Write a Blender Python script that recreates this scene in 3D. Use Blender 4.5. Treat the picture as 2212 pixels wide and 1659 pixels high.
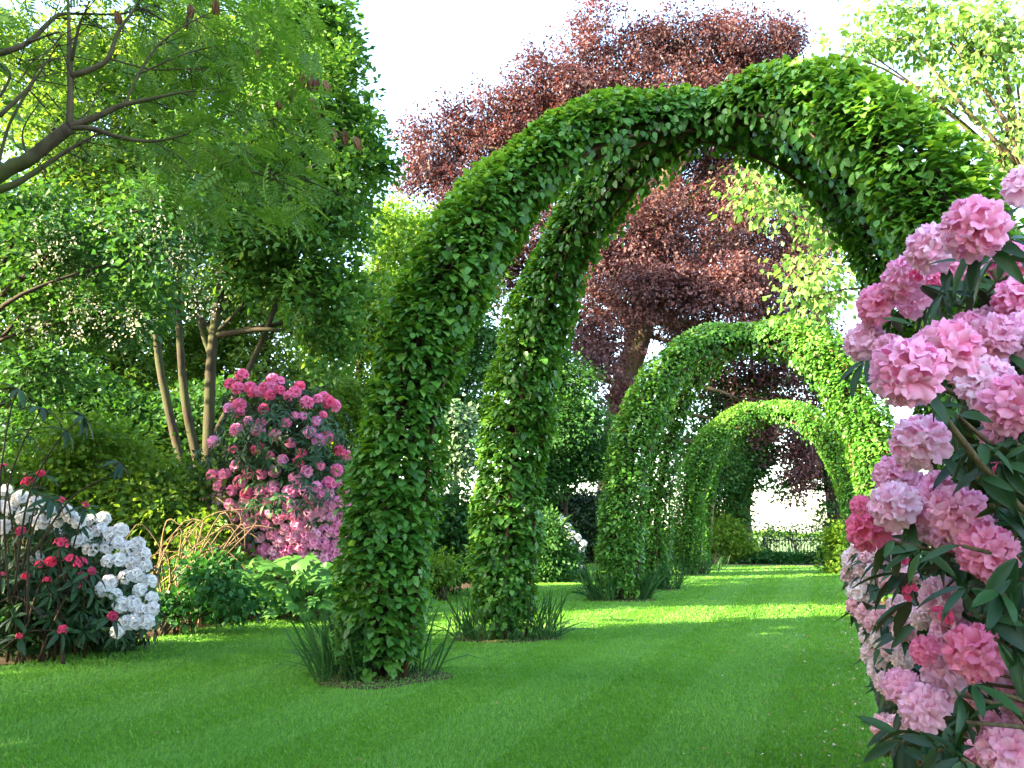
import bpy, math, numpy as np
from mathutils import Matrix, Vector

SC = bpy.context.scene
COL = SC.collection
for _o in list(bpy.data.objects):
    bpy.data.objects.remove(_o)

# ------------------------------------------------------------------ camera
EYE = 1.4
FPX = 828.0                                   # focal length in pixels of a 1024 wide picture
PITCH, YAW = math.radians(10.22), math.radians(20.47)   # the lawn runs along +Y; the view turns left of it
cam_d = bpy.data.cameras.new("camera")
cam_d.sensor_width = 36.0
cam_d.lens = 36.0 * FPX / 1024.0
cam_d.clip_end = 3000
cam_d.clip_start = 0.05
cam = bpy.data.objects.new("camera", cam_d)
COL.objects.link(cam)
cam.location = (0, 0, EYE)
cam.rotation_euler = (math.pi / 2 + PITCH, 0, YAW)
SC.camera = cam

# ------------------------------------------------------------------ sky, sun, exposure
SUN_EL = math.radians(22)
SUN_DIR_DEG = 20.47 + 90 + 24                  # direction TO the sun, degrees counter-clockwise from +Y
sa = math.radians(SUN_DIR_DEG)
SUN_VEC = np.array([-math.sin(sa) * math.cos(SUN_EL), math.cos(sa) * math.cos(SUN_EL), math.sin(SUN_EL)])
world = bpy.data.worlds.new("World")
SC.world = world
world.use_nodes = True
wn = world.node_tree
bg = wn.nodes["Background"]
sky = wn.nodes.new("ShaderNodeTexSky")
sky.sky_type = 'NISHITA'
sky.sun_disc = False
sky.sun_elevation = SUN_EL
sky.sun_rotation = -sa                         # clockwise from +Y
sky.air_density = 1.0
sky.dust_density = 1.5
sky.ozone_density = 0.3
wn.links.new(sky.outputs[0], bg.inputs[0])
bg.inputs[1].default_value = 0.15
sun_d = bpy.data.lights.new("sun", 'SUN')
sun_d.energy = 5.0
sun_d.angle = math.radians(0.5)
sun_d.color = (1.0, 0.83, 0.56)
sun = bpy.data.objects.new("sun", sun_d)
COL.objects.link(sun)
sun.location = (-30, -20, 40)
sun.rotation_euler = Vector(SUN_VEC.tolist()).to_track_quat('Z', 'Y').to_euler()
SC.view_settings.view_transform = 'Standard'
SC.view_settings.look = 'None'
SC.view_settings.exposure = 3.25
SC.view_settings.gamma = 1.0
SC.view_settings.use_curve_mapping = False
SC.render.engine = 'CYCLES'
SC.cycles.max_bounces = 8
SC.cycles.diffuse_bounces = 4
SC.cycles.transmission_bounces = 5
SC.cycles.glossy_bounces = 2
SC.cycles.use_denoising = True

# ------------------------------------------------------------------ helpers
RNG = np.random.default_rng(11)
UPV = np.array([0, 0, 1.0])
RT = np.array([math.cos(YAW), math.sin(YAW), 0])          # to the right of the view, level
FH = np.array([-math.sin(YAW), math.cos(YAW), 0])         # along the view, level
FW = math.cos(PITCH) * FH + math.sin(PITCH) * UPV
CU = np.cross(RT, FW)
CAMP = np.array([0, 0, EYE])
S = 1024 / 2212


def W(x, y, d):
    """the place in the garden that lies d metres ahead, measured in the photograph (2212 wide)"""
    r = FW * FPX + RT * (x * S - 512) - CU * (y * S - 384)
    return CAMP + r * (d / (r @ FH))


def G(x, y):
    r = FW * FPX + RT * (x * S - 512) - CU * (y * S - 384)
    return CAMP + r * (-EYE / r[2])


def nrm(a):
    return a / np.maximum(np.linalg.norm(a, axis=-1, keepdims=True), 1e-9)


class Geo:
    def __init__(self):
        self.V, self.F, self.A, self.n = [], [], [], 0

    def add(self, V, F, a=0.5):
        V = np.asarray(V, float)
        F = np.asarray(F, np.int64)
        self.V.append(V)
        self.F.append(F + self.n)
        self.A.append(np.broadcast_to(np.asarray(a, float), (len(V),)))
        self.n += len(V)
        return self

    def mesh(self, name, origin=(0, 0, 0), mat=None, smooth=False):
        V = np.concatenate(self.V) - np.asarray(origin)
        F = np.concatenate(self.F)
        A = np.concatenate(self.A)
        me = bpy.data.meshes.new(name)
        me.vertices.add(len(V))
        me.vertices.foreach_set("co", V.astype(np.float32).ravel())
        me.loops.add(len(F) * 3)
        me.loops.foreach_set("vertex_index", F.astype(np.int32).ravel())
        me.polygons.add(len(F))
        me.polygons.foreach_set("loop_start", np.arange(0, len(F) * 3, 3, dtype=np.int32))
        me.polygons.foreach_set("loop_total", np.full(len(F), 3, dtype=np.int32))
        if smooth:
            me.polygons.foreach_set("use_smooth", np.ones(len(F), dtype=bool))
        at = me.attributes.new("rnd", 'FLOAT', 'POINT')
        at.data.foreach_set("value", A.astype(np.float32))
        me.update(calc_edges=True)
        if mat is not None:
            me.materials.append(mat)
        return me


def tag(o, label=None, cat=None, group=None, kind=None):
    if label:
        o["label"] = label
    if cat:
        o["category"] = cat
    if group:
        o["group"] = group
    if kind:
        o["kind"] = kind
    return o


def thing(name, loc, label, cat, group=None):
    o = bpy.data.objects.new(name, None)
    o.empty_display_size = 0.2
    COL.objects.link(o)
    o.location = tuple(float(v) for v in loc)
    return tag(o, label, cat, group)


def part(name, geo, root, mat, smooth=False, kind=None, label=None):
    """geometry in garden coordinates, hung under its thing"""
    org = np.array(root.location) if root is not None else np.zeros(3)
    o = bpy.data.objects.new(name, geo.mesh(name, org, mat, smooth))
    COL.objects.link(o)
    if root is not None:
        o.parent = root
    return tag(o, label=label, kind=kind)


def place(name, me, root, M, color=None):
    """a part that shares its mesh; M is its matrix in the garden"""
    o = bpy.data.objects.new(name, me)
    COL.objects.link(o)
    o.parent = root
    base = Vector((0, 0, 0))
    r = root
    while r is not None:
        base += r.location
        r = r.parent
    o.matrix_local = Matrix.Translation(-base) @ M
    if color is not None:
        o.color = (*color, 1)
    return o


def frame(axis, normal):
    y = nrm(np.asarray(axis, float))
    n = np.asarray(normal, float)
    z = nrm(n - (n * y).sum(-1, keepdims=True) * y)
    return np.cross(y, z), y, z


def scatter(geo, tmpl, pos, axis, normal, size, rnd):
    TV, TF = tmpl
    x, y, z = frame(axis, normal)
    s = np.asarray(size)[:, None, None]
    V = pos[:, None] + s * (TV[None, :, 0:1] * x[:, None] + TV[None, :, 1:2] * y[:, None] + TV[None, :, 2:3] * z[:, None])
    n, k = len(pos), len(TV)
    F = (TF[None] + (np.arange(n) * k)[:, None, None]).reshape(-1, 3)
    geo.add(V.reshape(-1, 3), F, np.repeat(rnd, k))


def matrix_of(pos, axis, normal, size):
    x, y, z = frame(axis, normal)
    M = Matrix.Identity(4)
    for i in range(3):
        M[i][0], M[i][1], M[i][2], M[i][3] = x[i] * size, y[i] * size, z[i] * size, pos[i]
    return M


def tri(*f):
    return np.array(f, np.int64)


# leaf outlines: x across, y along from the stalk, z out of the leaf
DIAMOND = (np.array([(0, 0, 0), (-.30, .45, .07), (0, 1, -.04), (.30, .45, .07)], float), tri((0, 2, 1), (0, 3, 2)))
LEAF4 = (np.array([(0, 0, 0), (-.34, .38, .06), (0, 1, -.12), (.34, .38, .06), (0, .5, .02)], float), tri((0, 4, 1), (1, 4, 2), (0, 3, 4), (3, 2, 4)))
LEAF6 = (np.array([(0, 0, 0), (-.34, .28, .06), (-.27, .68, .02), (0, 1, -.14), (.27, .68, .02), (.34, .28, .06), (0, .5, -.01)], float), tri((0, 6, 1), (1, 6, 2), (2, 6, 3), (0, 5, 6), (5, 4, 6), (4, 3, 6)))
LEAF8 = (np.array([(0, 0, 0), (-.28, .16, .05), (-.36, .42, .07), (-.22, .76, .01), (0, 1, -.14), (.22, .76, .01), (.36, .42, .07), (.28, .16, .05), (0, .3, 0), (0, .66, -.01)], float),
         tri((0, 8, 1), (1, 8, 2), (8, 9, 2), (2, 9, 3), (3, 9, 4), (0, 7, 8), (7, 6, 8), (8, 6, 9), (6, 5, 9), (5, 4, 9)))


def long_leaf(w=.16, droop=.25, cup=.03):
    ys = np.array([0, .12, .35, .62, .85, 1])
    ws = np.array([.12, .55, 1, .95, .55, 0]) * w
    V, F = [], []
    for y, q in zip(ys, ws):
        z = -droop * y * y
        V += [(-q, y, z + cup * q / w), (0, y, z - cup * .6), (q, y, z + cup * q / w)]
    for i in range(5):
        a = 3 * i
        F += [(a, a + 1, a + 3), (a + 1, a + 4, a + 3), (a + 1, a + 2, a + 4), (a + 2, a + 5, a + 4)]
    return np.array(V, float), np.array(F, np.int64)


RHODO_LEAF = long_leaf(.13, .3)
RHODO_FLAT = long_leaf(.19, .08)
LONG4 = (np.array([(0, 0, 0), (-.15, .45, .03), (0, 1, -.15), (.15, .45, .03), (0, .5, -.03)], float), LEAF4[1])


def lobed_leaf():
    ang = np.radians([200, 165, 140, 118, 105, 90, 75, 62, 40, 15, -20])
    rad = np.array([.25, .42, .26, .56, .40, .78, .40, .56, .26, .42, .25])
    V = [(0, .25, .03)] + [(math.cos(a) * r * 1.0, .25 + math.sin(a) * r, -.16 * r * r) for a, r in zip(ang, rad)]
    F = [(0, i + 1, i) for i in range(1, len(ang))] + [(0, 1, len(ang))]
    return np.array(V, float), np.array(F, np.int64)


LOBED = lobed_leaf()


def frond_tmpl(pairs=6):
    V, F = [], []

    def leaflet(bx, by, bz, dx, dy, ln):
        k = len(V)
        px, py = -dy, dx
        V.extend([(bx, by, bz), (bx + dx * ln * .5 + px * ln * .21, by + dy * ln * .5 + py * ln * .21, bz - .02), (bx + dx * ln, by + dy * ln, bz - .07), (bx + dx * ln * .5 - px * ln * .21, by + dy * ln * .5 - py * ln * .21, bz - .02)])
        F.extend([(k, k + 1, k + 2), (k, k + 2, k + 3)])
    for i in range(pairs):
        y = .16 + .78 * i / pairs
        z = -.28 * y * y
        ln = .30 * (1 - .35 * abs(i / (pairs - 1) - .4))
        for s in (-1, 1):
            leaflet(0, y, z, s * .92, .38, ln)
    leaflet(0, .93, -.25, 0, 1, .28)
    k = len(V)
    V.extend([(-.008, 0, 0), (.008, 0, 0), (0, .95, -.25)])
    F.append((k, k + 1, k + 2))
    return np.array(V, float), np.array(F, np.int64)


FROND = frond_tmpl()


def smooth_path(P, n=5):
    P = np.asarray(P, float)
    if len(P) < 3:
        t = np.linspace(0, 1, n + 1)[:, None]
        return P[0] * (1 - t) + P[-1] * t
    Q = np.vstack([2 * P[0] - P[1], P, 2 * P[-1] - P[-2]])
    out = []
    for i in range(len(P) - 1):
        a, b, c, d = Q[i:i + 4]
        for t in np.linspace(0, 1, n, endpoint=False):
            out.append(.5 * (2 * b + (c - a) * t + (2 * a - 5 * b + 4 * c - d) * t * t + (3 * b - a - 3 * c + d) * t ** 3))
    out.append(P[-1])
    return np.array(out)


def tube(geo, P, r, sides=7, rnd=.5, rough=0.0, rng=RNG):
    P = np.asarray(P, float)
    n = len(P)
    r = np.interp(np.linspace(0, 1, n), np.linspace(0, 1, len(np.atleast_1d(r))), np.atleast_1d(r))
    T = nrm(np.gradient(P, axis=0))
    ref = np.array([0.3, 1, .1]) if abs(T[:, 2]).mean() > .6 else UPV
    X = nrm(np.cross(T, ref))
    Y = np.cross(T, X)
    a = np.linspace(0, 2 * np.pi, sides, endpoint=False)
    R = r[:, None] * (1 + rough * rng.normal(size=(n, sides)))
    V = P[:, None] + R[..., None] * (np.cos(a)[None, :, None] * X[:, None] + np.sin(a)[None, :, None] * Y[:, None])
    i, j = np.meshgrid(np.arange(n - 1), np.arange(sides), indexing='ij')
    p, q = i * sides + j, i * sides + (j + 1) % sides
    F = np.concatenate([np.stack([p, q, q + sides], -1).reshape(-1, 3), np.stack([p, q + sides, p + sides], -1).reshape(-1, 3)])
    V = V.reshape(-1, 3)
    cap = len(V)
    V = np.vstack([V, P[0], P[-1]])
    jj = np.arange(sides)
    F = np.concatenate([F, np.stack([np.full(sides, cap), (jj + 1) % sides, jj], -1), np.stack([np.full(sides, cap + 1), (n - 1) * sides + jj, (n - 1) * sides + (jj + 1) % sides], -1)])
    geo.add(V, F, rnd)
    return geo


def box(geo, c, half, rnd=.5):
    c, h = np.asarray(c, float), np.asarray(half, float)
    V = np.array([(x, y, z) for x in (-1, 1) for y in (-1, 1) for z in (-1, 1)], float) * h + c
    F = [(0, 1, 3), (0, 3, 2), (4, 6, 7), (4, 7, 5), (0, 4, 5), (0, 5, 1), (2, 3, 7), (2, 7, 6), (0, 2, 6), (0, 6, 4), (1, 5, 7), (1, 7, 3)]
    geo.add(V, F, rnd)


# ------------------------------------------------------------------ materials
def new_mat(name):
    m = bpy.data.materials.new(name)
    m.use_nodes = True
    nt = m.node_tree
    for n in list(nt.nodes):
        nt.nodes.remove(n)
    out = nt.nodes.new("ShaderNodeOutputMaterial")
    return m, nt, out


def ramp(nt, cols, pos=None):
    r = nt.nodes.new("ShaderNodeValToRGB")
    e = r.color_ramp.elements
    pos = pos or [i / (len(cols) - 1) for i in range(len(cols))]
    while len(e) < len(cols):
        e.new(.5)
    for el, c, p in zip(e, cols, pos):
        el.position = p
        el.color = (*c, 1)
    return r


def leaf_mat(name, cols, trans=.35, tcol=None, rough=.5, spec=.25, per_object=False, back=None, patch=.35, pscale=.6):
    """cols: ramp over the leaf's own random number; a slow noise makes some twigs older or younger than others"""
    m, nt, out = new_mat(name)
    L = nt.links.new
    if per_object:
        a = nt.nodes.new("ShaderNodeObjectInfo").outputs["Random"]
    else:
        an = nt.nodes.new("ShaderNodeAttribute")
        an.attribute_name = "rnd"
        a = an.outputs["Fac"]
    geo = nt.nodes.new("ShaderNodeNewGeometry")
    no = nt.nodes.new("ShaderNodeTexNoise")
    no.inputs["Scale"].default_value = pscale
    no.inputs["Detail"].default_value = 3
    L(geo.outputs["Position"], no.inputs["Vector"])
    mx = nt.nodes.new("ShaderNodeMath")
    mx.operation = 'MULTIPLY_ADD'
    L(no.outputs["Fac"], mx.inputs[0])
    mx.inputs[1].default_value = patch * 2
    mx.inputs[2].default_value = -patch
    ad = nt.nodes.new("ShaderNodeMath")
    ad.operation = 'ADD'
    ad.use_clamp = True
    L(a, ad.inputs[0])
    L(mx.outputs[0], ad.inputs[1])
    r = ramp(nt, cols)
    L(ad.outputs[0], r.inputs[0])
    col = r.outputs[0]
    if back is not None:
        mb = nt.nodes.new("ShaderNodeMix")
        mb.data_type = 'RGBA'
        L(geo.outputs["Backfacing"], mb.inputs["Factor"])
        L(col, mb.inputs["A"])
        mb.inputs["B"].default_value = (*back, 1)
        col = mb.outputs["Result"]
    p = nt.nodes.new("ShaderNodeBsdfPrincipled")
    p.inputs["Roughness"].default_value = rough
    p.inputs["Specular IOR Level"].default_value = spec
    L(col, p.inputs["Base Color"])
    if trans > 0:
        t = nt.nodes.new("ShaderNodeBsdfTranslucent")
        hs = nt.nodes.new("ShaderNodeMix")
        hs.data_type = 'RGBA'
        hs.blend_type = 'MULTIPLY'
        hs.inputs["Factor"].default_value = 1
        L(r.outputs[0], hs.inputs["A"])
        hs.inputs["B"].default_value = (*(tcol or (2.2, 2.0, .9)), 1)
        L(hs.outputs["Result"], t.inputs["Color"])
        ms = nt.nodes.new("ShaderNodeMixShader")
        ms.inputs[0].default_value = trans
        L(p.outputs[0], ms.inputs[1])
        L(t.outputs[0], ms.inputs[2])
        L(ms.outputs[0], out.inputs[0])
    else:
        L(p.outputs[0], out.inputs[0])
    return m


def bark_mat(name, c1, c2, scale=6, moss=None, bump=.5):
    m, nt, out = new_mat(name)
    L = nt.links.new
    tc = nt.nodes.new("ShaderNodeTexCoord")
    mp = nt.nodes.new("ShaderNodeMapping")
    mp.inputs["Scale"].default_value = (scale, scale, scale * .3)
    L(tc.outputs["Object"], mp.inputs[0])
    no = nt.nodes.new("ShaderNodeTexNoise")
    no.inputs["Scale"].default_value = 1.0
    no.inputs["Detail"].default_value = 8
    no.inputs["Roughness"].default_value = .7
    L(mp.outputs[0], no.inputs["Vector"])
    r = ramp(nt, [c1, c2], [.35, .65])
    L(no.outputs["Fac"], r.inputs[0])
    col = r.outputs[0]
    if moss:
        n2 = nt.nodes.new("ShaderNodeTexNoise")
        n2.inputs["Scale"].default_value = 1.3
        n2.inputs["Detail"].default_value = 5
        L(tc.outputs["Object"], n2.inputs["Vector"])
        r2 = ramp(nt, [(0, 0, 0), (1, 1, 1)], [.45, .62])
        L(n2.outputs["Fac"], r2.inputs[0])
        mm = nt.nodes.new("ShaderNodeMix")
        mm.data_type = 'RGBA'
        L(r2.outputs[0], mm.inputs["Factor"])
        L(col, mm.inputs["A"])
        mm.inputs["B"].default_value = (*moss, 1)
        col = mm.outputs["Result"]
    p = nt.nodes.new("ShaderNodeBsdfPrincipled")
    p.inputs["Roughness"].default_value = .85
    p.inputs["Specular IOR Level"].default_value = .2
    L(col, p.inputs["Base Color"])
    b = nt.nodes.new("ShaderNodeBump")
    b.inputs["Strength"].default_value = bump
    b.inputs["Distance"].default_value = .03
    L(no.outputs["Fac"], b.inputs["Height"])
    L(b.outputs[0], p.inputs["Normal"])
    L(p.outputs[0], out.inputs[0])
    return m


def plain_mat(name, c1, c2=None, rough=.6, metallic=0, scale=30, bump=.1):
    m, nt, out = new_mat(name)
    L = nt.links.new
    tc = nt.nodes.new("ShaderNodeTexCoord")
    no = nt.nodes.new("ShaderNodeTexNoise")
    no.inputs["Scale"].default_value = scale
    no.inputs["Detail"].default_value = 6
    L(tc.outputs["Object"], no.inputs["Vector"])
    r = ramp(nt, [c1, c2 or c1], [.35, .65])
    L(no.outputs["Fac"], r.inputs[0])
    p = nt.nodes.new("ShaderNodeBsdfPrincipled")
    p.inputs["Roughness"].default_value = rough
    p.inputs["Metallic"].default_value = metallic
    L(r.outputs[0], p.inputs["Base Color"])
    b = nt.nodes.new("ShaderNodeBump")
    b.inputs["Strength"].default_value = bump
    b.inputs["Distance"].default_value = .02
    L(no.outputs["Fac"], b.inputs["Height"])
    L(b.outputs[0], p.inputs["Normal"])
    L(p.outputs[0], out.inputs[0])
    return m


def petal_mat(name, throat, edge, trans=.35):
    """from throat to rim along each flower; the object's own colour tints it"""
    m, nt, out = new_mat(name)
    L = nt.links.new
    an = nt.nodes.new("ShaderNodeAttribute")
    an.attribute_name = "rnd"
    r = ramp(nt, [throat, edge, tuple(min(.92, c * 1.12 + .05) for c in edge)], [.05, .45, 1])
    L(an.outputs["Fac"], r.inputs[0])
    oi = nt.nodes.new("ShaderNodeObjectInfo")
    mu = nt.nodes.new("ShaderNodeMix")
    mu.data_type = 'RGBA'
    mu.blend_type = 'MULTIPLY'
    mu.inputs["Factor"].default_value = 1
    L(r.outputs[0], mu.inputs["A"])
    L(oi.outputs["Color"], mu.inputs["B"])
    p = nt.nodes.new("ShaderNodeBsdfPrincipled")
    p.inputs["Roughness"].default_value = .6
    p.inputs["Specular IOR Level"].default_value = .2
    L(mu.outputs["Result"], p.inputs["Base Color"])
    t = nt.nodes.new("ShaderNodeBsdfTranslucent")
    L(mu.outputs["Result"], t.inputs["Color"])
    ms = nt.nodes.new("ShaderNodeMixShader")
    ms.inputs[0].default_value = trans
    L(p.outputs[0], ms.inputs[1])
    L(t.outputs[0], ms.inputs[2])
    L(ms.outputs[0], out.inputs[0])
    return m


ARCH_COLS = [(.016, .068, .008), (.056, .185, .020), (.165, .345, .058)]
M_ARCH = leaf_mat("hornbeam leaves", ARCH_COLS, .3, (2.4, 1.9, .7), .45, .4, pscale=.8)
M_ARCH1 = leaf_mat("hornbeam leaf", ARCH_COLS, .3, (2.4, 1.9, .7), .45, .4, per_object=True, pscale=.8)
M_ROB = leaf_mat("robinia leaves", [(.035, .10, .012), (.065, .15, .02), (.11, .205, .035)], .4)
M_ROB1 = leaf_mat("robinia leaf", [(.035, .10, .012), (.065, .15, .02), (.11, .205, .035)], .4, per_object=True)
M_MAG = leaf_mat("whorled leaves", [(.025, .085, .014), (.055, .15, .024), (.13, .23, .05)], .35)
M_WOOD = leaf_mat("woodland leaves", [(.03, .085, .014), (.07, .15, .022), (.16, .23, .04)], .45, pscale=.35, patch=.5)
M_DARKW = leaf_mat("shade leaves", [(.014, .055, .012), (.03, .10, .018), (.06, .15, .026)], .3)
M_PALE = leaf_mat("pale spring leaves", [(.06, .15, .02), (.11, .22, .03), (.19, .27, .05)], .45, pscale=.4)
M_CHERRY = leaf_mat("cherry leaves", [(.075, .17, .03), (.13, .25, .06), (.22, .33, .11)], .4, (1.8, 1.7, .9), pscale=.4)
M_BEECH = leaf_mat("copper beech leaves", [(.038, .021, .026), (.076, .040, .044), (.135, .060, .057)], .3, (2.0, 1.0, .7), .5, .25, pscale=.25, patch=.5)
M_YEW = leaf_mat("yew needles", [(.006, .02, .008), (.012, .035, .012), (.03, .06, .015)], .1)
M_LILAC = leaf_mat("lilac leaves", [(.02, .075, .018), (.035, .11, .022), (.06, .15, .03)], .3)
M_VARIEG = leaf_mat("cream edged leaves", [(.05, .14, .05), (.13, .24, .10), (.45, .52, .38)], .3, (1, 1, .9))
M_YELSH = leaf_mat("yellow green shrub leaves", [(.05, .13, .012), (.10, .2, .02), (.18, .26, .04)], .4)
M_COVER = leaf_mat("ground cover leaves", [(.012, .06, .014), (.02, .10, .02), (.04, .14, .035)], .3)
M_RH = leaf_mat("rhododendron leaves", [(.010, .034, .012), (.018, .056, .016), (.034, .085, .022)], .08, (2, 2, .8), .45, .22, back=(.04, .05, .02))
M_RH1 = leaf_mat("rhododendron leaf", [(.008, .026, .010), (.012, .042, .013), (.022, .066, .016)], .08, (2, 2, .8), .42, .24, per_object=True, back=(.04, .05, .02))
M_OAKL = leaf_mat("lobed leaf", [(.035, .12, .02), (.055, .165, .03), (.09, .22, .045)], .3, per_object=True)
M_BLADE = leaf_mat("daffodil blade", [(.014, .06, .016), (.024, .09, .022), (.05, .12, .03)], .25, per_object=True)
M_BLADES = leaf_mat("daffodil blades", [(.014, .06, .016), (.024, .09, .022), (.05, .12, .03)], .25)
M_GRASS = leaf_mat("mown grass", [(.068, .20, .014), (.102, .275, .026), (.17, .345, .065)], .3, (1.8, 1.6, .7), .5, .3, patch=.45, pscale=.55)
M_BARK = bark_mat("grey brown bark", (.045, .032, .02), (.11, .085, .05), 8, (.07, .08, .025))
M_BARKT = bark_mat("dark mossy bark", (.02, .015, .009), (.055, .042, .025), 8, (.04, .045, .016))
M_BARKD = bark_mat("dark bark", (.02, .014, .009), (.05, .036, .022), 10)
M_BARKB = bark_mat("beech bark", (.045, .034, .022), (.10, .075, .045), 2, (.06, .055, .02))
M_PALEB = bark_mat("pale bark", (.16, .10, .055), (.30, .21, .12), 8)
M_CANE = bark_mat("dry canes", (.08, .052, .028), (.20, .14, .075), 20)
M_STEM = bark_mat("rhododendron stems", (.05, .035, .02), (.13, .10, .05), 30)
M_RUST = plain_mat("rusty steel tube", (.06, .025, .014), (.10, .045, .025), .7, .2)
M_IRON = plain_mat("black iron", (.012, .012, .013), (.02, .02, .02), .5, .6)
M_PINK = petal_mat("rhododendron petals", (.80, .36, .42), (.85, .455, .60))
M_WHITE = petal_mat("white petals", (.66, .58, .55), (.72, .71, .70), .3)
M_CALYX = plain_mat("green calyx", (.05, .09, .02), (.10, .08, .03), .6)
M_POD = leaf_mat("dry pods", [(.10, .045, .02), (.16, .075, .035), (.2, .11, .05)], .1, per_object=True)
M_CREAM = leaf_mat("cream blossom", [(.35, .34, .22), (.5, .5, .38), (.6, .6, .5)], .3, (1, 1, .9))
M_LITTER = leaf_mat("fallen leaves and petals", [(.16, .06, .03), (.3, .16, .07), (.6, .5, .45)], .1)


def ground_mat(name, cols, scales=(1.5, 40), bump=.4, pos=None):
    m, nt, out = new_mat(name)
    L = nt.links.new
    tc = nt.nodes.new("ShaderNodeTexCoord")
    a = nt.nodes.new("ShaderNodeTexNoise")
    a.inputs["Scale"].default_value = scales[0]
    a.inputs["Detail"].default_value = 4
    b = nt.nodes.new("ShaderNodeTexNoise")
    b.inputs["Scale"].default_value = scales[1]
    b.inputs["Detail"].default_value = 6
    b.inputs["Roughness"].default_value = .75
    for n in (a, b):
        L(tc.outputs["Object"], n.inputs["Vector"])
    mx = nt.nodes.new("ShaderNodeMix")
    mx.data_type = 'FLOAT'
    mx.inputs[0].default_value = .6
    L(a.outputs["Fac"], mx.inputs[2])
    L(b.outputs["Fac"], mx.inputs[3])
    r = ramp(nt, cols, pos or [.3 + .4 * i / (len(cols) - 1) for i in range(len(cols))])
    L(mx.outputs[0], r.inputs[0])
    p = nt.nodes.new("ShaderNodeBsdfPrincipled")
    p.inputs["Roughness"].default_value = .9
    p.inputs["Specular IOR Level"].default_value = .15
    L(r.outputs[0], p.inputs["Base Color"])
    bp = nt.nodes.new("ShaderNodeBump")
    bp.inputs["Strength"].default_value = bump
    bp.inputs["Distance"].default_value = .03
    L(b.outputs["Fac"], bp.inputs["Height"])
    L(bp.outputs[0], p.inputs["Normal"])
    L(p.outputs[0], out.inputs[0])
    return m


M_SOIL = ground_mat("soil and leaf litter", [(.018, .012, .008), (.05, .034, .02), (.12, .075, .04)])
M_LAWN = ground_mat("lawn under the blades", [(.06, .17, .014), (.085, .215, .024), (.12, .25, .04)], (1.0, 90), .6)
M_FIELD = ground_mat("pasture", [(.07, .12, .03), (.11, .17, .05)], (.05, 3), .2)
M_LITSOIL = ground_mat("reddish path soil", [(.06, .03, .017), (.13, .07, .038), (.2, .13, .08)], (1.5, 50))

# ------------------------------------------------------------------ the setting: ground, lawn, beds, field
def sheet(name, pts, z, mat, depth=.06):
    from mathutils.geometry import tessellate_polygon
    P = [Vector((x, y, z)) for x, y in pts]
    F = [tuple(f) for f in tessellate_polygon([P])]
    V = [tuple(p) for p in P]
    n = len(V)
    V2 = V + [(x, y, z - depth) for x, y in pts]
    F2 = []
    for f in F:
        a, b, c = (np.array(V[i]) for i in f)
        F2.append(f if np.cross(b - a, c - a)[2] > 0 else f[::-1])
    if depth:
        for i in range(n):
            j = (i + 1) % n
            F2 += [(i, i + n, j + n), (i, j + n, j)]
    g = Geo().add(V2 if depth else V, F2)
    return tag(part(name, g, None, mat), kind="structure")


LAWN = [(.28, -7), (.26, 2), (.30, 6.5), (.34, 16), (.38, 28), (.40, 38.6), (-1.7, 39.2), (-4, 38.8), (-6.9, 38.3), (-9, 40.5), (-12.2, 43.5),
        (-12.0, 38), (-10.2, 31), (-9.1, 26.5), (-8.7, 20), (-8.45, 15), (-8.6, 13.4), (-9.0, 12), (-8.8, 10), (-8.45, 8.2), (-8.35, 6.7), (-8.3, 3), (-8.6, -7)]
sheet("ground", [(-900, -900), (900, -900), (900, 1500), (-900, 1500)], -.05, M_SOIL, 0)
sheet("lawn", LAWN, 0, M_LAWN, .08)
sheet("field", [(-800, 47), (800, 47), (800, 1450), (-800, 1450)], -.03, M_FIELD, 0)
sheet("flower_bed", [(.47, 2), (3.2, 2), (3.2, 39), (.47, 39), (.45, 28), (.42, 16), (.39, 6.5)], -.02, M_LITSOIL, .04)
sheet("woodland_path", [(.38, 38.8), (.6, 40.4), (-3, 40.6), (-6.5, 40.3), (-9, 43), (-12.5, 46), (-17, 46), (-12.4, 43.7), (-9.1, 40.7), (-6.95, 38.5), (-4, 39), (-1.7, 39.35)], -.02, M_LITSOIL, .04)
sheet("path", [(-8.62, 13.3), (-9.1, 12.2), (-10.3, 13.0), (-10.2, 16), (-9.6, 21), (-8.9, 20.2), (-8.62, 15)], -.02, M_LITSOIL, .04)


def inside(poly, P):
    x, y = P[:, 0], P[:, 1]
    c = np.zeros(len(P), bool)
    n = len(poly)
    for i in range(n):
        (x1, y1), (x2, y2) = poly[i], poly[(i + 1) % n]
        k = (y1 > y) != (y2 > y)
        c ^= k & (x < (x2 - x1) * (y - y1) / ((y2 - y1) or 1e-9) + x1)
    return c


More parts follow.
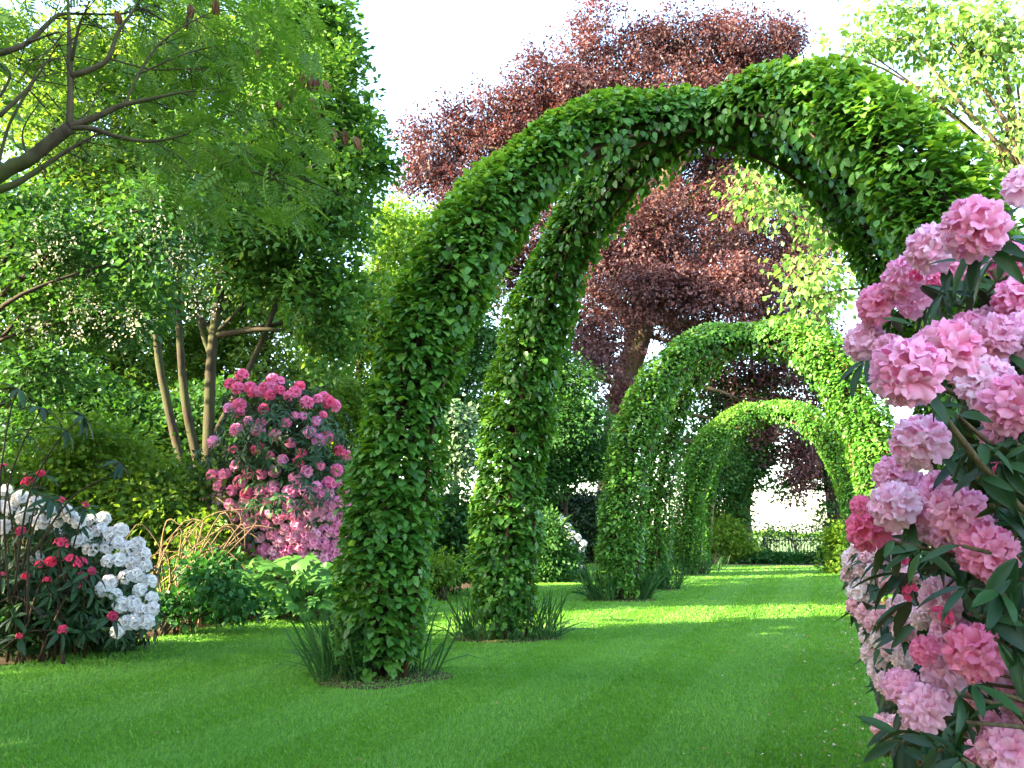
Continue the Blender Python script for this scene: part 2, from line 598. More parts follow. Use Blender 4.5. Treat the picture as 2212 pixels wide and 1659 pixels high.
def grass(n=620000):
    rng = np.random.default_rng(5)
    d = 3.0 * (44 / 3.0) ** (rng.random(n) ** 1.05)
    lat = (rng.random(n) * 2 - 1) * (d * .72 + 1.2)
    P = FH[None] * d[:, None] + RT[None] * lat[:, None]
    keep = inside(LAWN, P)
    P, d = P[keep], d[keep]
    n = len(P)
    ht = rng.uniform(.012, .028, n) * (1 + .012 * d)
    wd = (.0022 + .0006 * d) * rng.uniform(.7, 1.3, n)
    a = rng.random(n) * 2 * np.pi
    sx = np.stack([np.cos(a), np.sin(a), np.zeros(n)], -1)
    stripe = np.sign(np.sin((P[:, 0] - .3) * 2 * np.pi / 1.5 + .3 * np.sin(P[:, 1] * .3)))
    lean = rng.normal(size=(n, 3)) * np.array([.5, .5, 0]) + stripe[:, None] * np.array([0, .44, 0])
    tip = P + (np.array([0, 0, 1.0]) + lean * .75) * ht[:, None]
    V = np.stack([P - sx * wd[:, None], P + sx * wd[:, None], tip], 1).reshape(-1, 3)
    V[:, 2] += .002
    F = np.arange(3 * n).reshape(-1, 3)
    # short tufts of paler, dry grass here and there
    rnd = np.clip(rng.normal(.45, .22, n), 0, 1)
    o = part("grass", Geo().add(V, F, np.repeat(rnd, 3)), None, M_GRASS)
    tag(o, "short mown green grass of the striped lawn", "grass", kind="stuff")


grass()

# ------------------------------------------------------------------ clipped leafy arches
def arch_path(par, sx, sy, n=49, H=None):
    Xc, Yc, aL, aR, b, Hh, n1, m1 = par
    t = np.linspace(0, 1, n) * np.pi / 2
    s = np.cos(t) ** (2 / n1)
    z = (H or Hh) * np.sin(t) ** (2 / m1)
    P = np.stack([Xc + sx * (aL if sx < 0 else aR) * s, Yc + sy * b * s, z], -1)
    d = np.r_[0, np.cumsum(np.linalg.norm(np.diff(P, axis=0), axis=1))]
    q = np.linspace(0, d[-1], n)
    return np.stack([np.interp(q, d, P[:, i]) for i in range(3)], -1)


LEAF_MESH = Geo().add(*LEAF8).mesh("leaf", mat=M_ARCH1)
LEAF_MESH2 = Geo().add(*LEAF4).mesh("leaf", mat=M_ARCH1)
LEGS = [(-1, -1), (-1, 1), (1, -1), (1, 1)]


def leafy_arch(par, radii, nleaf, tmpl, size, seed, label, singles, leaf_mesh):
    rng = np.random.default_rng(seed)
    Xc, Yc = par[0], par[1]
    root = thing("leafy_arch", (Xc, Yc, 0), label, "arch", "clipped leafy arches along the lawn")
    hoops, core = Geo(), Geo()
    POS, AX, NO, SZ, RN = [], [], [], [], []
    for li, (sx, sy) in enumerate(LEGS):
        P = arch_path(par, sx, sy)
        T = nrm(np.gradient(P, axis=0))
        out = np.array([sx * 1.0, sy * .6, 0])
        Nn = nrm(np.cross(T, np.cross(np.broadcast_to(nrm(out)[None] + UPV * .9, T.shape), T)))   # outward side of the hoop
        Bn = np.cross(T, Nn)
        u = np.linspace(0, 1, len(P))
        rad = np.interp(u, [0, .25, .55, .85, 1], radii[li]) * np.interp(u, [0, .03, .12], [.74, .86, 1.09]) * (1 + .05 * np.sin(u * 14 + li * 2) + .03 * np.sin(u * 33 + li))
        # steel hoops: two tubes under the leaves, one above, with rungs
        for off, lat, r in ((-.72, .5, .022), (-.72, -.5, .022), (.35, 0, .018)):
            Q = P + Nn * (rad * off)[:, None] + Bn * (rad * lat)[:, None]
            Q[0, 2] = min(Q[0, 2], -.02)
            part("steel_hoop", tube(Geo(), Q[::2], r, 6), root, M_RUST, True)
        for k in range(5, len(P) - 2, 5):
            a = P[k] + Nn[k] * rad[k] * -.72
            for s in (-1, 1):
                tube(hoops, smooth_path([a + Bn[k] * rad[k] * .5 * s, P[k] + Nn[k] * rad[k] * .35], 2), .014, 5)
            tube(hoops, smooth_path([a + Bn[k] * rad[k] * .5, a - Bn[k] * rad[k] * .5], 2), .014, 5)
        # living stems inside
        for k in range(8):
            ph = rng.uniform(0, 6.28)
            w = rad[:, None] * (.2 + .08 * (k % 4))
            Q = P + w * (np.cos(ph + u * 3)[:, None] * Nn + np.sin(ph + u * 3)[:, None] * Bn)
            Q[:2] = P[:2] + (Q[:2] - P[:2]) * .5
            Q[0, 2] = -.03
            tube(core, Q[::2], [.04, .03, .018], 6)
        # leaves
        n = nleaf // 4
        seg = np.linalg.norm(np.diff(P, axis=0), axis=1)
        cdf = np.r_[0, np.cumsum(seg * (rad[1:] + rad[:-1]))]
        uu = np.interp(rng.random(n) * cdf[-1], cdf, u)
        ph = rng.random(n) * 2 * np.pi
        ip = lambda A: np.stack([np.interp(uu, u, A[:, i]) for i in range(3)], -1)
        Pc, N1, B1, T1 = ip(P), ip(Nn), ip(Bn), ip(T)
        R = np.interp(uu, u, rad)
        o = np.cos(ph)[:, None] * N1 + np.sin(ph)[:, None] * B1
        # bare towards the inner side where the hoop turns over
        horiz = np.clip(1 - np.abs(T1[:, 2]), 0, 1)
        inner = np.clip(-np.cos(ph) - .15, 0, 1) / .85
        keep = rng.random(n) > np.clip(inner * 1.9, 0, 1) * np.clip(horiz * 1.9, 0, .96)
        keep &= (Pc[:, 2] > rng.uniform(.03, .28, n))
        # bulges: the clipped surface is not an even tube
        lump = .055 * np.sin(uu * 31 + ph * 2 + li) + .05 * np.sin(uu * 17 - ph * 3 + 2 * li) + .04 * np.sin(uu * 59 + ph)
        layer = rng.random(n)
        rr = R * np.where(layer < .62, 1 + lump + rng.normal(0, .028, n), rng.uniform(.5, .95, n))
        shoot = rng.random(n) < .022
        rr = np.where(shoot, rr * rng.uniform(1.06, 1.26, n), rr)
        side = np.clip(1 - np.abs(np.cos(ph)), 0, 1)
        rr = rr * (1 + .12 * inner * side)
        pos = Pc + o * rr[:, None]
        o2 = nrm(o + rng.normal(0, .35, (n, 3)))
        down = np.array([0, 0, -1.0])
        ax = nrm(o2 * .85 + down * (rng.uniform(-.1, .6, n) + .55 * horiz)[:, None] + rng.normal(0, .38, (n, 3)))
        no = nrm(UPV * (1.3 - .6 * horiz[:, None]) + o * (.45 + .5 * horiz[:, None]) + rng.normal(0, .27, (n, 3)))
        pos = pos - ax * (size * .35)
        sz = size * rng.uniform(.5, 1.22, n) * np.where(layer < .62, 1, 1.35)
        rn = np.clip(rng.normal(.42, .2, n) + np.where(layer < .62, .08, -.12) + .25 * (o[:, 2] > .3), 0, 1)  # upper and outer leaves lighter, inner darker: light and shade put into colour
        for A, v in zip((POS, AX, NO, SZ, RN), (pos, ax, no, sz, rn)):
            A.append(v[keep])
        # hanging wisps along the two lower rims
        m = n // 40
        uw = rng.uniform(.45, .98, m)
        s = np.sign(rng.random(m) - .5)
        ip2 = lambda A: np.stack([np.interp(uw, u, A[:, i]) for i in range(3)], -1)
        Rw = np.interp(uw, u, rad)
        pos = ip2(P) + ip2(Bn) * (s * Rw * rng.uniform(.7, .98, m))[:, None] - ip2(Nn) * (Rw * rng.uniform(.35, .75, m))[:, None]
        pos[:, 2] -= rng.exponential(.09, m)
        ax = nrm(down * 1.0 + rng.normal(0, .4, (m, 3)))
        no = nrm(ip2(Bn) * s[:, None] + rng.normal(0, .5, (m, 3)) + UPV * .2)
        for A, v in zip((POS, AX, NO, SZ, RN), (pos, ax, no, size * rng.uniform(.7, 1.1, m), rng.random(m) * .6)):
            A.append(v)
    pos, ax, no = np.concatenate(POS), np.concatenate(AX), np.concatenate(NO)
    sz, rn = np.concatenate(SZ), np.concatenate(RN)
    part("steel_rung", hoops, root, M_RUST, True, kind="stuff")
    part("stem", core, root, M_BARKD, True)
    one = np.zeros(len(pos), bool)
    if singles:
        dist = np.linalg.norm(pos - CAMP, axis=1)
        dc = pos - np.array([Xc, Yc, 0])
        rel = pos - CAMP
        zc = rel @ FW
        vx, vy = 512 + FPX * (rel @ RT) / zc, 384 - FPX * (rel @ CU) / zc
        vis = (vx > 5) & (vx < 860) & (vy > 5) & (vy < 700)
        legl = dc[:, 1] < .2
        score = sz / dist + rng.random(len(pos)) * .004 + np.where(vis & legl, 1, 0) + .004 * ((no * nrm(CAMP - pos)).sum(-1))
        one[np.argsort(-score)[:singles]] = True
        for i in np.where(one)[0]:
            place("leaf", leaf_mesh, root, matrix_of(pos[i], ax[i], no[i], sz[i] * 1.05))
    g = Geo()
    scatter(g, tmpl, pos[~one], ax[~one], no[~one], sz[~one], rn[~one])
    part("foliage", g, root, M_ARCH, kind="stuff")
    return root


ARCHES = [
    ((-1.10, 9.27, 3.12, 2.78, 1.70, 6.22, 2.29, 2.49), [(.41, .41, .41, .33, .26), (.45, .43, .39, .31, .26), (.42, .42, .43, .34, .19), (.38, .38, .38, .30, .25)], 64000, LEAF6, .108, 21,
     "nearest and largest leafy arch, tall green legs rising from the striped lawn", 300, LEAF_MESH),
    ((-1.42, 19.82, 2.80, 2.70, 1.90, 5.92, 2.44, 2.48), [(.44, .44, .43, .37, .30), (.44, .42, .38, .33, .28), (.45, .49, .52, .42, .27), (.40, .40, .38, .32, .28)], 55000, LEAF4, .11, 22,
     "middle leafy arch with its right half lit yellow green by the sun", 300, LEAF_MESH2),
    ((-1.60, 31.2, 2.98, 2.71, 1.60, 5.72, 2.29, 2.58), [(.50, .50, .47, .40, .34), (.38, .38, .36, .32, .30), (.44, .44, .44, .42, .36), (.38, .38, .36, .32, .30)], 50000, DIAMOND, .12, 23,
     "farthest and smallest looking leafy arch, seen through the middle one", 0, None),
]
for a in ARCHES:
    leafy_arch(*a)

# ------------------------------------------------------------------ daffodil clumps at the feet of the arches
BLADE_T = (np.array([(-.015, 0, 0), (.015, 0, 0), (-.016, .45, .02), (.016, .45, .02), (-.012, .8, -.04), (.012, .8, -.04), (0, 1, -.12)], float),
           tri((0, 1, 3), (0, 3, 2), (2, 3, 5), (2, 5, 4), (4, 5, 6)))
BLADE_T2 = (np.array([(-.016, 0, 0), (.016, 0, 0), (-.017, .35, .06), (.017, .35, .06), (-.013, .65, -.02), (.013, .65, -.02), (0, .92, -.32)], float), BLADE_T[1])
BLADE_M = [Geo().add(*t).mesh("blade", mat=M_BLADE) for t in (BLADE_T, BLADE_T2)]


def clump(c, rx, ry, n, height, label, singles, seed, spread=.6, arcs=((0, 360),)):
    rng = np.random.default_rng(seed)
    root = thing("daffodil_clump", (c[0], c[1], 0), label, "plant", "daffodil leaf clumps at the feet of the arches")
    g = Geo()
    for k in range(n):
        lo, hi = arcs[rng.integers(len(arcs))]
        if k % 14 == 0 or k == 0:
            ba, br = math.radians(rng.uniform(lo, hi)), rng.uniform(.6, 1.0)
        a = ba + rng.normal(0, .13)
        rr = br + rng.normal(0, .07)
        off = RT * math.cos(a) * rx * rr + FH * math.sin(a) * ry * rr
        # blades stand in bunches
        off = off + .05 * np.array([math.sin(k // 9 * 7.1), math.cos(k // 9 * 3.7), 0])
        p = np.array([c[0], c[1], 0]) + off
        flop = rng.random() < .22
        ax = nrm(UPV + nrm(off) * (rng.uniform(.0, spread) if not flop else rng.uniform(.6, 2.2)) + np.append(rng.normal(0, .10 if not flop else .6, 2), 0))
        no = nrm(-nrm(off) * .8 + np.append(rng.normal(0, .8, 2), .1) + (UPV * 1.2 if flop else 0))
        s = height * rng.uniform(.6, 1.1)
        t = 1 if (flop or rng.random() < .25) else 0
        if k < singles:
            place("blade", BLADE_M[t], root, matrix_of(p, ax, no, s))
        else:
            scatter(g, (BLADE_T, BLADE_T2)[t], p[None], ax[None], no[None], np.array([s]), np.array([rng.random()]))
    if g.n:
        part("blades", g, root, M_BLADES, kind="stuff")


feet = {}
for ai, (par, *_r) in enumerate(ARCHES):
    for (sx, sy) in LEGS:
        feet[ai, sx, sy] = arch_path(par, sx, sy)[0, :2]
CL = [((0, -1, -1), .66, .46, 210, .70, "nearest clump of long dark daffodil leaves round the front leg of the nearest arch", 150, ((95, 300), (95, 300), (100, 260), (-60, 60))),
      ((0, -1, 1), .74, .42, 210, .66, "clump of daffodil leaves round the rear left leg of the nearest arch", 150, ((120, 330), (150, 300), (-50, 30))),
      ((1, -1, -1), .72, .45, 220, .78, "clump of daffodil leaves round the front left leg of the middle arch", 0, ((120, 300), (-60, 60))),
      ((1, -1, 1), .68, .45, 180, .72, "clump of daffodil leaves round the rear left leg of the middle arch", 0, ((200, 380),)),
      ((2, -1, -1), .85, .5, 200, .78, "clump of daffodil leaves round the front left leg of the farthest arch", 0, ((0, 360),)),
      ((2, -1, 1), .75, .5, 150, .72, "clump of daffodil leaves round the rear left leg of the farthest arch", 0, ((0, 360),))]
for k, (key, rx, ry, n, hgt, lab, sing, arcs) in enumerate(CL):
    clump(feet[key], rx, ry, n, hgt, lab, sing, 40 + k, arcs=arcs)
    q = feet[key]
    an = np.linspace(0, 2 * np.pi, 22, endpoint=False)
    rr = 1 + .12 * np.sin(an * 3 + k) + .08 * np.sin(an * 5)
    sheet("soil_patch", [(q[0] + rx * .95 * r_ * math.cos(t), q[1] + (ry + .18) * r_ * math.sin(t)) for t, r_ in zip(an, rr)], .012, M_SOIL, .02)

# ------------------------------------------------------------------ trees
def blob_tips(rng, blobs, depth, n, clumps=14, sig=.30):
    """twig ends gathered in clumps inside the crown's masses; a mass is centre, half width, half height (photo px) and depth offset"""
    vol = np.array([b[2] * b[3] for b in blobs], float)
    cnt = rng.multinomial(n, vol / vol.sum())
    T, O, C = [], [], []
    for b, m in zip(blobs, cnt):
        d = depth + (b[4] if len(b) > 4 else 0)
        c = W(b[0], b[1], d)
        k = np.linalg.norm(c - CAMP) / (FPX / S)
        k = d / (FPX / S)
        rx, rz = b[2] * k, b[3] * k
        ry = min(rx, rz) * 1.1 if len(b) < 6 else b[5]
        nc = max(4, int(clumps))
        v = nrm(rng.normal(size=(nc, 3))) * (rng.random((nc, 1)) ** .45)
        idx = rng.integers(0, nc, m)
        q = v[idx] + rng.normal(0, sig, (m, 3))
        r = np.linalg.norm(q, axis=1, keepdims=True)
        q = np.where(r > 1.12, q / r * (1.12 - .2 * rng.random((m, 1))), q)
        T.append(c + q[:, 0:1] * rx * RT + q[:, 1:2] * ry * FH + q[:, 2:3] * rz * UPV)
        O.append(nrm(q + .3 * rng.normal(size=q.shape)) @ np.stack([RT, FH, UPV]))
        C.append(np.repeat(c[None], m, 0))
    return np.concatenate(T), np.concatenate(O), np.concatenate(C)


def crown_leaves(geo, rng, tips, out, k, spray, size, tmpl=DIAMOND, droop=.35, flat=.35, upn=.8, twig=0.0):
    n = len(tips)
    m = n * k
    t = np.repeat(tips, k, 0)
    o = np.repeat(out, k, 0)
    off = rng.normal(size=(m, 3)) * spray * np.array([1, 1, flat])
    pos = t + off
    if twig:                                   # leaves strung along a twig instead of round a point
        tw = nrm(out * .8 + rng.normal(0, .45, (n, 3)) + np.array([0, 0, -droop * .9]))
        pos = pos + np.repeat(tw, k, 0) * ((rng.random((m, 1)) - .5) * 2 * twig)
        off = off + np.repeat(tw, k, 0) * spray
    ax = nrm(nrm(off) * .8 + o * .4 + rng.normal(0, .5, (m, 3)) + np.array([0, 0, -droop]))
    no = nrm(UPV * upn + o * .35 + rng.normal(0, .45, (m, 3)))
    base = np.repeat(rng.normal(.42, .18, n), k)
    rn = np.clip(base + rng.normal(0, .14, m), 0, 1)
    scatter(geo, tmpl, pos, ax, no, size * rng.uniform(.6, 1.25, m), rn)


def wood_to_blobs(g, rng, trunk, blobs, depth, r0, sides=6, twigs=None, ntw=0, tr=.012):
    """limbs from the trunk to the middle of each mass of the crown, then thin twigs"""
    for b in blobs:
        d = depth + (b[4] if len(b) > 4 else 0)
        c = W(b[0], b[1], d)
        low = trunk[trunk[:, 2] < max(c[2] - .25 * abs(c[2]), trunk[0, 2] + .5 * (trunk[-1, 2] - trunk[0, 2]))]
        if not len(low):
            low = trunk[:2]
        s = low[np.argmin(np.linalg.norm(low - c, axis=1))]
        mid = (s + c) / 2 + rng.normal(0, .08, 3) * np.linalg.norm(c - s) + np.array([0, 0, .06 * np.linalg.norm(c - s)])
        L = np.linalg.norm(c - s)
        tube(g, smooth_path([s, mid, c], 5), [min(r0 * .55, .03 + L * .02), min(r0 * .3, .02 + L * .01), .007], sides)
    if twigs is not None and ntw:
        T, C = twigs
        for i in rng.choice(len(T), min(ntw, len(T)), replace=False):
            a = C[i] + (T[i] - C[i]) * rng.uniform(0, .35)
            mid = (a + T[i]) / 2 + rng.normal(0, .1, 3) * np.linalg.norm(T[i] - a)
            tube(g, smooth_path([a, mid, T[i]], 3), [tr, tr * .4], 4)


def tree(name, label, cat, depth, trunk_px, r, blobs, mat, bark, ntips, k, spray, size, seed, group=None, tmpl=DIAMOND, droop=.35, flat=.35, ntw=120, tr=.015,
         clumps=14, sig=.30, upn=.8, extra_stems=(), limbs=True, ground=True, twig=0.0):
    rng = np.random.default_rng(seed)
    P = [W(x, y, depth + dd) for (x, y, *e) in trunk_px for dd in [(e[0] if e else 0)]]
    if ground:
        b = P[0].copy()
        b[2] = -.1
        if P[0][2] > .15:
            P = [b + (P[0] - b) * 0 + np.array([0, 0, 0])] + P
        else:
            P[0] = b
    root = thing(name, (P[0][0], P[0][1], 0), label, cat, group)
    trunk = smooth_path(P, 6)
    g = Geo()
    rr = np.linspace(1, .45, 6) * r
    rr[0] *= 1.25
    tube(g, trunk, rr, 10, rough=.03, rng=rng)
    for st in extra_stems:
        Q = [W(x, y, depth) for x, y in st[0]]
        tube(g, smooth_path(Q, 6), [st[1], st[1] * .8, st[1] * .5], 8, rough=.03, rng=rng)
    T, O, C = blob_tips(rng, blobs, depth, ntips, clumps, sig)
    T[:, 2] = np.maximum(T[:, 2], .1)
    part("trunk", g, root, bark, True)
    gl = Geo()
    wood_to_blobs(gl, rng, trunk, blobs if limbs else [], depth, r, 6, (T, C), ntw, tr)
    if gl.n:
        part("limbs", gl, root, bark, True)
    gc = Geo()
    crown_leaves(gc, rng, T, O, k, spray, size, tmpl, droop, flat, upn, twig)
    part("crown", gc, root, mat)
    return root


WOODS = "trees of the wood left of the lawn"
# the tree of several bare stems behind the pink rhododendron
tree("multi_stemmed_tree", "tree with three bare sunlit stems fanning out left of the pink rhododendron", "tree", 19.0,
     [(452, 1250), (446, 1080), (450, 960), (455, 800), (466, 690), (485, 570), (515, 420), (545, 200)], .17,
     [(560, 330, 190, 150), (690, 230, 130, 170), (640, 480, 180, 110), (700, 640, 95, 130), (430, 470, 150, 100), (560, 600, 120, 60), (745, 400, 95, 100), (640, 60, 110, 110),
      (785, 330, 75, 70), (690, 60, 90, 80), (330, 640, 70, 45), (720, 740, 50, 60)], M_MAG, M_BARKT, 2300, 16, .13, .20, 61, WOODS,
     tmpl=DIAMOND, ntw=500, clumps=26, sig=.22, twig=.42, droop=.15, flat=.5, upn=1.0,
     extra_stems=[([(442, 1260), (412, 1080), (372, 920), (345, 790), (332, 690), (300, 560), (270, 420)], .115),
                  ([(446, 1120), (425, 990), (402, 880), (389, 740), (385, 600), (400, 460)], .115),
                  ([(450, 960), (500, 870), (560, 750), (600, 650), (650, 520)], .08),
                  ([(458, 780), (432, 700), (420, 610), (440, 540)], .06)])
# woods behind
tree("woodland_tree", "tall bright green tree at the far left of the wood, sky showing through its top", "tree", 27, [(60, 1240), (70, 900), (90, 500)], .25,
     [(40, 150, 130, 130), (170, 330, 140, 130), (60, 520, 150, 160), (230, 130, 110, 110), (30, 720, 130, 120), (180, 600, 110, 110)], M_WOOD, M_BARKD, 1500, 30, .18, .20, 62, WOODS, twig=.7, clumps=20)
tree("woodland_tree", "leafy tree of the wood just left of the three bare stems", "tree", 28, [(250, 1240), (240, 900), (300, 400)], .25,
     [(330, 250, 140, 150), (420, 90, 150, 110), (280, 430, 150, 120), (250, 660, 150, 130), (200, 820, 130, 90), (560, 160, 110, 120)], M_WOOD, M_BARKD, 1700, 30, .18, .20, 63, WOODS, twig=.7, clumps=20)
tree("woodland_tree", "bright leafy tree seen between and behind the bare stems", "tree", 31, [(590, 1230), (580, 900), (560, 500)], .25,
     [(520, 420, 160, 150), (480, 660, 150, 130), (600, 780, 150, 120), (620, 620, 130, 100), (420, 820, 110, 90)], M_WOOD, M_BARKD, 1500, 30, .18, .20, 64, WOODS, twig=.7, clumps=20)
tree("woodland_tree", "yellow green tree of the wood behind the top of the pink rhododendron", "tree", 36, [(760, 1220), (770, 900), (790, 600)], .25,
     [(770, 760, 120, 150), (760, 950, 110, 110), (820, 640, 90, 110), (690, 880, 90, 90), (860, 520, 70, 80)], M_PALE, M_BARKD, 1000, 28, .2, .24, 65, WOODS, twig=.8, clumps=20)
tree("woodland_tree", "dark understorey tree low behind the dry canes", "tree", 24, [(300, 1250), (310, 1100), (300, 900)], .14,
     [(300, 950, 170, 90), (120, 900, 150, 100), (480, 920, 90, 90), (560, 1000, 90, 90)], M_DARKW, M_BARKD, 1000, 26, .4, .22, 66, WOODS)
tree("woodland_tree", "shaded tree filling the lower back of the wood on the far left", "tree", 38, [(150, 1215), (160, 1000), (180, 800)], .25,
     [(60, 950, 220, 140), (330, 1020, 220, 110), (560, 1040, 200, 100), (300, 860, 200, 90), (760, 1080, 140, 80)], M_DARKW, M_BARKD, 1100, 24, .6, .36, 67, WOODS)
# pale trees seen between the arch legs
tree("pale_tree", "pale yellow green tree left of the nearest arch's front leg, below the beech", "tree", 40, [(905, 1215), (900, 900), (890, 600)], .2,
     [(890, 520, 75, 70), (850, 640, 70, 90), (930, 610, 80, 80), (1010, 600, 90, 50), (900, 760, 80, 90), (860, 880, 70, 80)], M_PALE, M_BARKD, 1000, 26, .18, .22, 68, "trees between the arch legs", twig=.8, clumps=20)
tree("feathery_tree", "soft green feathery tree between the two left legs of the nearest arch", "tree", 34, [(985, 1220), (985, 1000), (990, 750)], .16,
     [(1000, 680, 80, 80), (960, 790, 80, 80), (1000, 880, 70, 60), (930, 870, 60, 60), (1050, 760, 40, 60)], M_LILAC, M_BARKD, 900, 28, .16, .2, 69, "trees between the arch legs", twig=.7, clumps=20)
tree("leaning_tree", "small tree with a thin leaning trunk and cream edged leaves between the arch legs", "tree", 25, [(925, 1240), (940, 1050), (985, 960), (1005, 920)], .07,
     [(965, 890, 60, 35), (995, 950, 45, 40), (930, 960, 40, 50), (985, 1010, 45, 25)], M_VARIEG, M_BARKD, 300, 16, .25, .2, 70, "trees between the arch legs")
tree("lilac_tree", "small round green tree with mauve flowers right of the nearest arch's rear left leg", "tree", 27, [(1218, 1260), (1222, 1100), (1220, 960)], .09,
     [(1215, 830, 55, 60), (1185, 930, 60, 90), (1260, 930, 55, 90), (1235, 1020, 50, 35), (1180, 770, 45, 50), (1170, 1030, 45, 50), (1290, 1000, 30, 50)], M_LILAC, M_BARKD, 1300, 26, .24, .15, 71, "trees between the arch legs", clumps=10)
# copper beech
beech = tree("copper_beech", "huge copper beech with red leaves behind the arches", "tree", 42, [(1325, 1215), (1328, 1010), (1345, 850), (1383, 720), (1402, 640), (1412, 540), (1440, 380), (1450, 200)], .80,
     [(1320, 110, 130, 100), (1470, 95, 150, 85), (1600, 110, 120, 95), (1690, 100, 55, 60), (1180, 190, 100, 85), (1070, 260, 110, 85), (950, 300, 90, 75), (920, 370, 70, 50), (1130, 330, 140, 80), (1260, 250, 150, 100), (1430, 220, 190, 100), (1620, 230, 140, 90),
      (1540, 330, 180, 90, 3), (1400, 400, 150, 80, 3), (1400, 520, 180, 100, -3), (1590, 500, 170, 120), (1540, 640, 160, 85, -4), (1740, 610, 120, 120), (1750, 460, 110, 100, 3), (1320, 560, 100, 90, -3), (1290, 690, 65, 80), (1265, 770, 55, 60), (1130, 520, 110, 80), (1040, 400, 110, 70), (1180, 430, 120, 70, 3),
      (1620, 790, 150, 60), (1500, 760, 70, 50, 2), (1690, 950, 65, 60), (1750, 1000, 55, 75), (1640, 890, 60, 45), (1780, 800, 90, 90), (1460, 700, 60, 70, 3), (1700, 720, 120, 60), (1380, 640, 80, 60, -5), (1300, 760, 70, 60, -5), (1350, 860, 70, 40, -4), (1100, 600, 90, 60, 2), (1010, 480, 90, 60), (1460, 620, 90, 60, -5), (1560, 420, 120, 70), (1700, 250, 80, 70)], M_BEECH, M_BARKB, 7800, 32, .17, .205, 72, ntw=900, tr=.022, droop=.55, flat=.8, upn=.5, twig=.85,
     clumps=24, sig=.25, extra_stems=[([(1385, 735), (1335, 660), (1275, 620), (1200, 560)], .5), ([(1395, 680), (1470, 590), (1560, 520), (1650, 420)], .4), ([(1345, 830), (1290, 815), (1230, 790)], .2), ([(1400, 650), (1370, 500), (1300, 330), (1260, 200)], .4)])
# trees at the end of the lawn
tree("ivy_clad_tree", "dark ivy covered leaning tree at the end of the lawn inside the farthest arch", "tree", 44, [(1592, 1215), (1596, 1080), (1625, 980), (1665, 920), (1700, 860)], .75,
     [(1560, 900, 85, 60), (1620, 850, 90, 50), (1520, 980, 45, 60), (1585, 1090, 38, 90, -1.2), (1600, 1000, 50, 60, -1.2), (1640, 950, 35, 50, -1.2), (1520, 1100, 35, 60)], M_DARKW, M_BARK, 1100, 24, .42, .24, 73, ntw=60, limbs=False)
tree("bare_trunk_tree", "slim pale crooked trunk beside the farthest arch's left leg", "tree", 41, [(1545, 1215), (1548, 1185), (1535, 1150), (1537, 1110), (1545, 1060)], .17,
     [(1530, 1040, 50, 40), (1560, 1000, 40, 40)], M_DARKW, M_PALEB, 160, 24, .4, .2, 74, ntw=10)
tree("dark_tree", "dark tree at the right end of the lawn with branches over the iron railing", "tree", 44, [(1812, 1215), (1805, 1120), (1792, 1030), (1765, 960), (1740, 880)], .5,
     [(1800, 1060, 35, 60), (1790, 1140, 25, 45), (1710, 1040, 55, 22), (1760, 970, 60, 50), (1690, 1070, 25, 12), (1840, 980, 60, 90)], M_DARKW, M_BARKD, 330, 24, .42, .22, 75, ntw=120)
for (x, y, d, rx, ry, lab, sd) in ((1235, 1135, 36, 75, 60, "dark yew bush left of the middle arch's legs, the broad one", 76), (1295, 1140, 40, 45, 75, "dark yew bush close against the left leg of the middle arch", 77)):
    tree("yew", lab, "bush", d, [(x, 1225), (x, y)], .12, [(x, y, rx, ry), (x - rx * .4, y + 25, rx * .6, ry * .7), (x + rx * .3, y - ry * .5, rx * .4, ry * .5)], M_YEW, M_BARKD, 520, 26, .35, .2, sd, "yew bushes", ntw=30)
# light tree on the right
tree("cherry_tree", "airy pale green tree at the upper right with drooping leaves against the white sky", "tree", 15, [(2330, 1300), (2310, 900), (2260, 600), (2215, 420), (2190, 250), (2150, 60)], .10,
     [(2120, 130, 150, 110), (1960, 80, 130, 50), (2170, 300, 80, 130), (1850, 95, 90, 40), (2040, 210, 90, 50), (2000, 20, 150, 45), (1690, 440, 90, 60), (1640, 375, 60, 35), (1770, 560, 70, 60), (1800, 640, 50, 50), (2180, 60, 90, 90), (1780, 470, 60, 60), (1740, 640, 40, 30)],
     M_CHERRY, M_BARK, 640, 9, .24, .16, 78, tmpl=LEAF4, droop=.85, flat=.6, ntw=420, tr=.009, clumps=22, sig=.26, upn=.45,
     extra_stems=[([(2215, 420), (2110, 300), (1990, 200), (1890, 140), (1790, 115)], .03), ([(2260, 600), (2050, 560), (1880, 520), (1720, 440), (1640, 390)], .03), ([(2200, 300), (2130, 200), (2060, 100), (2000, 20)], .04)])
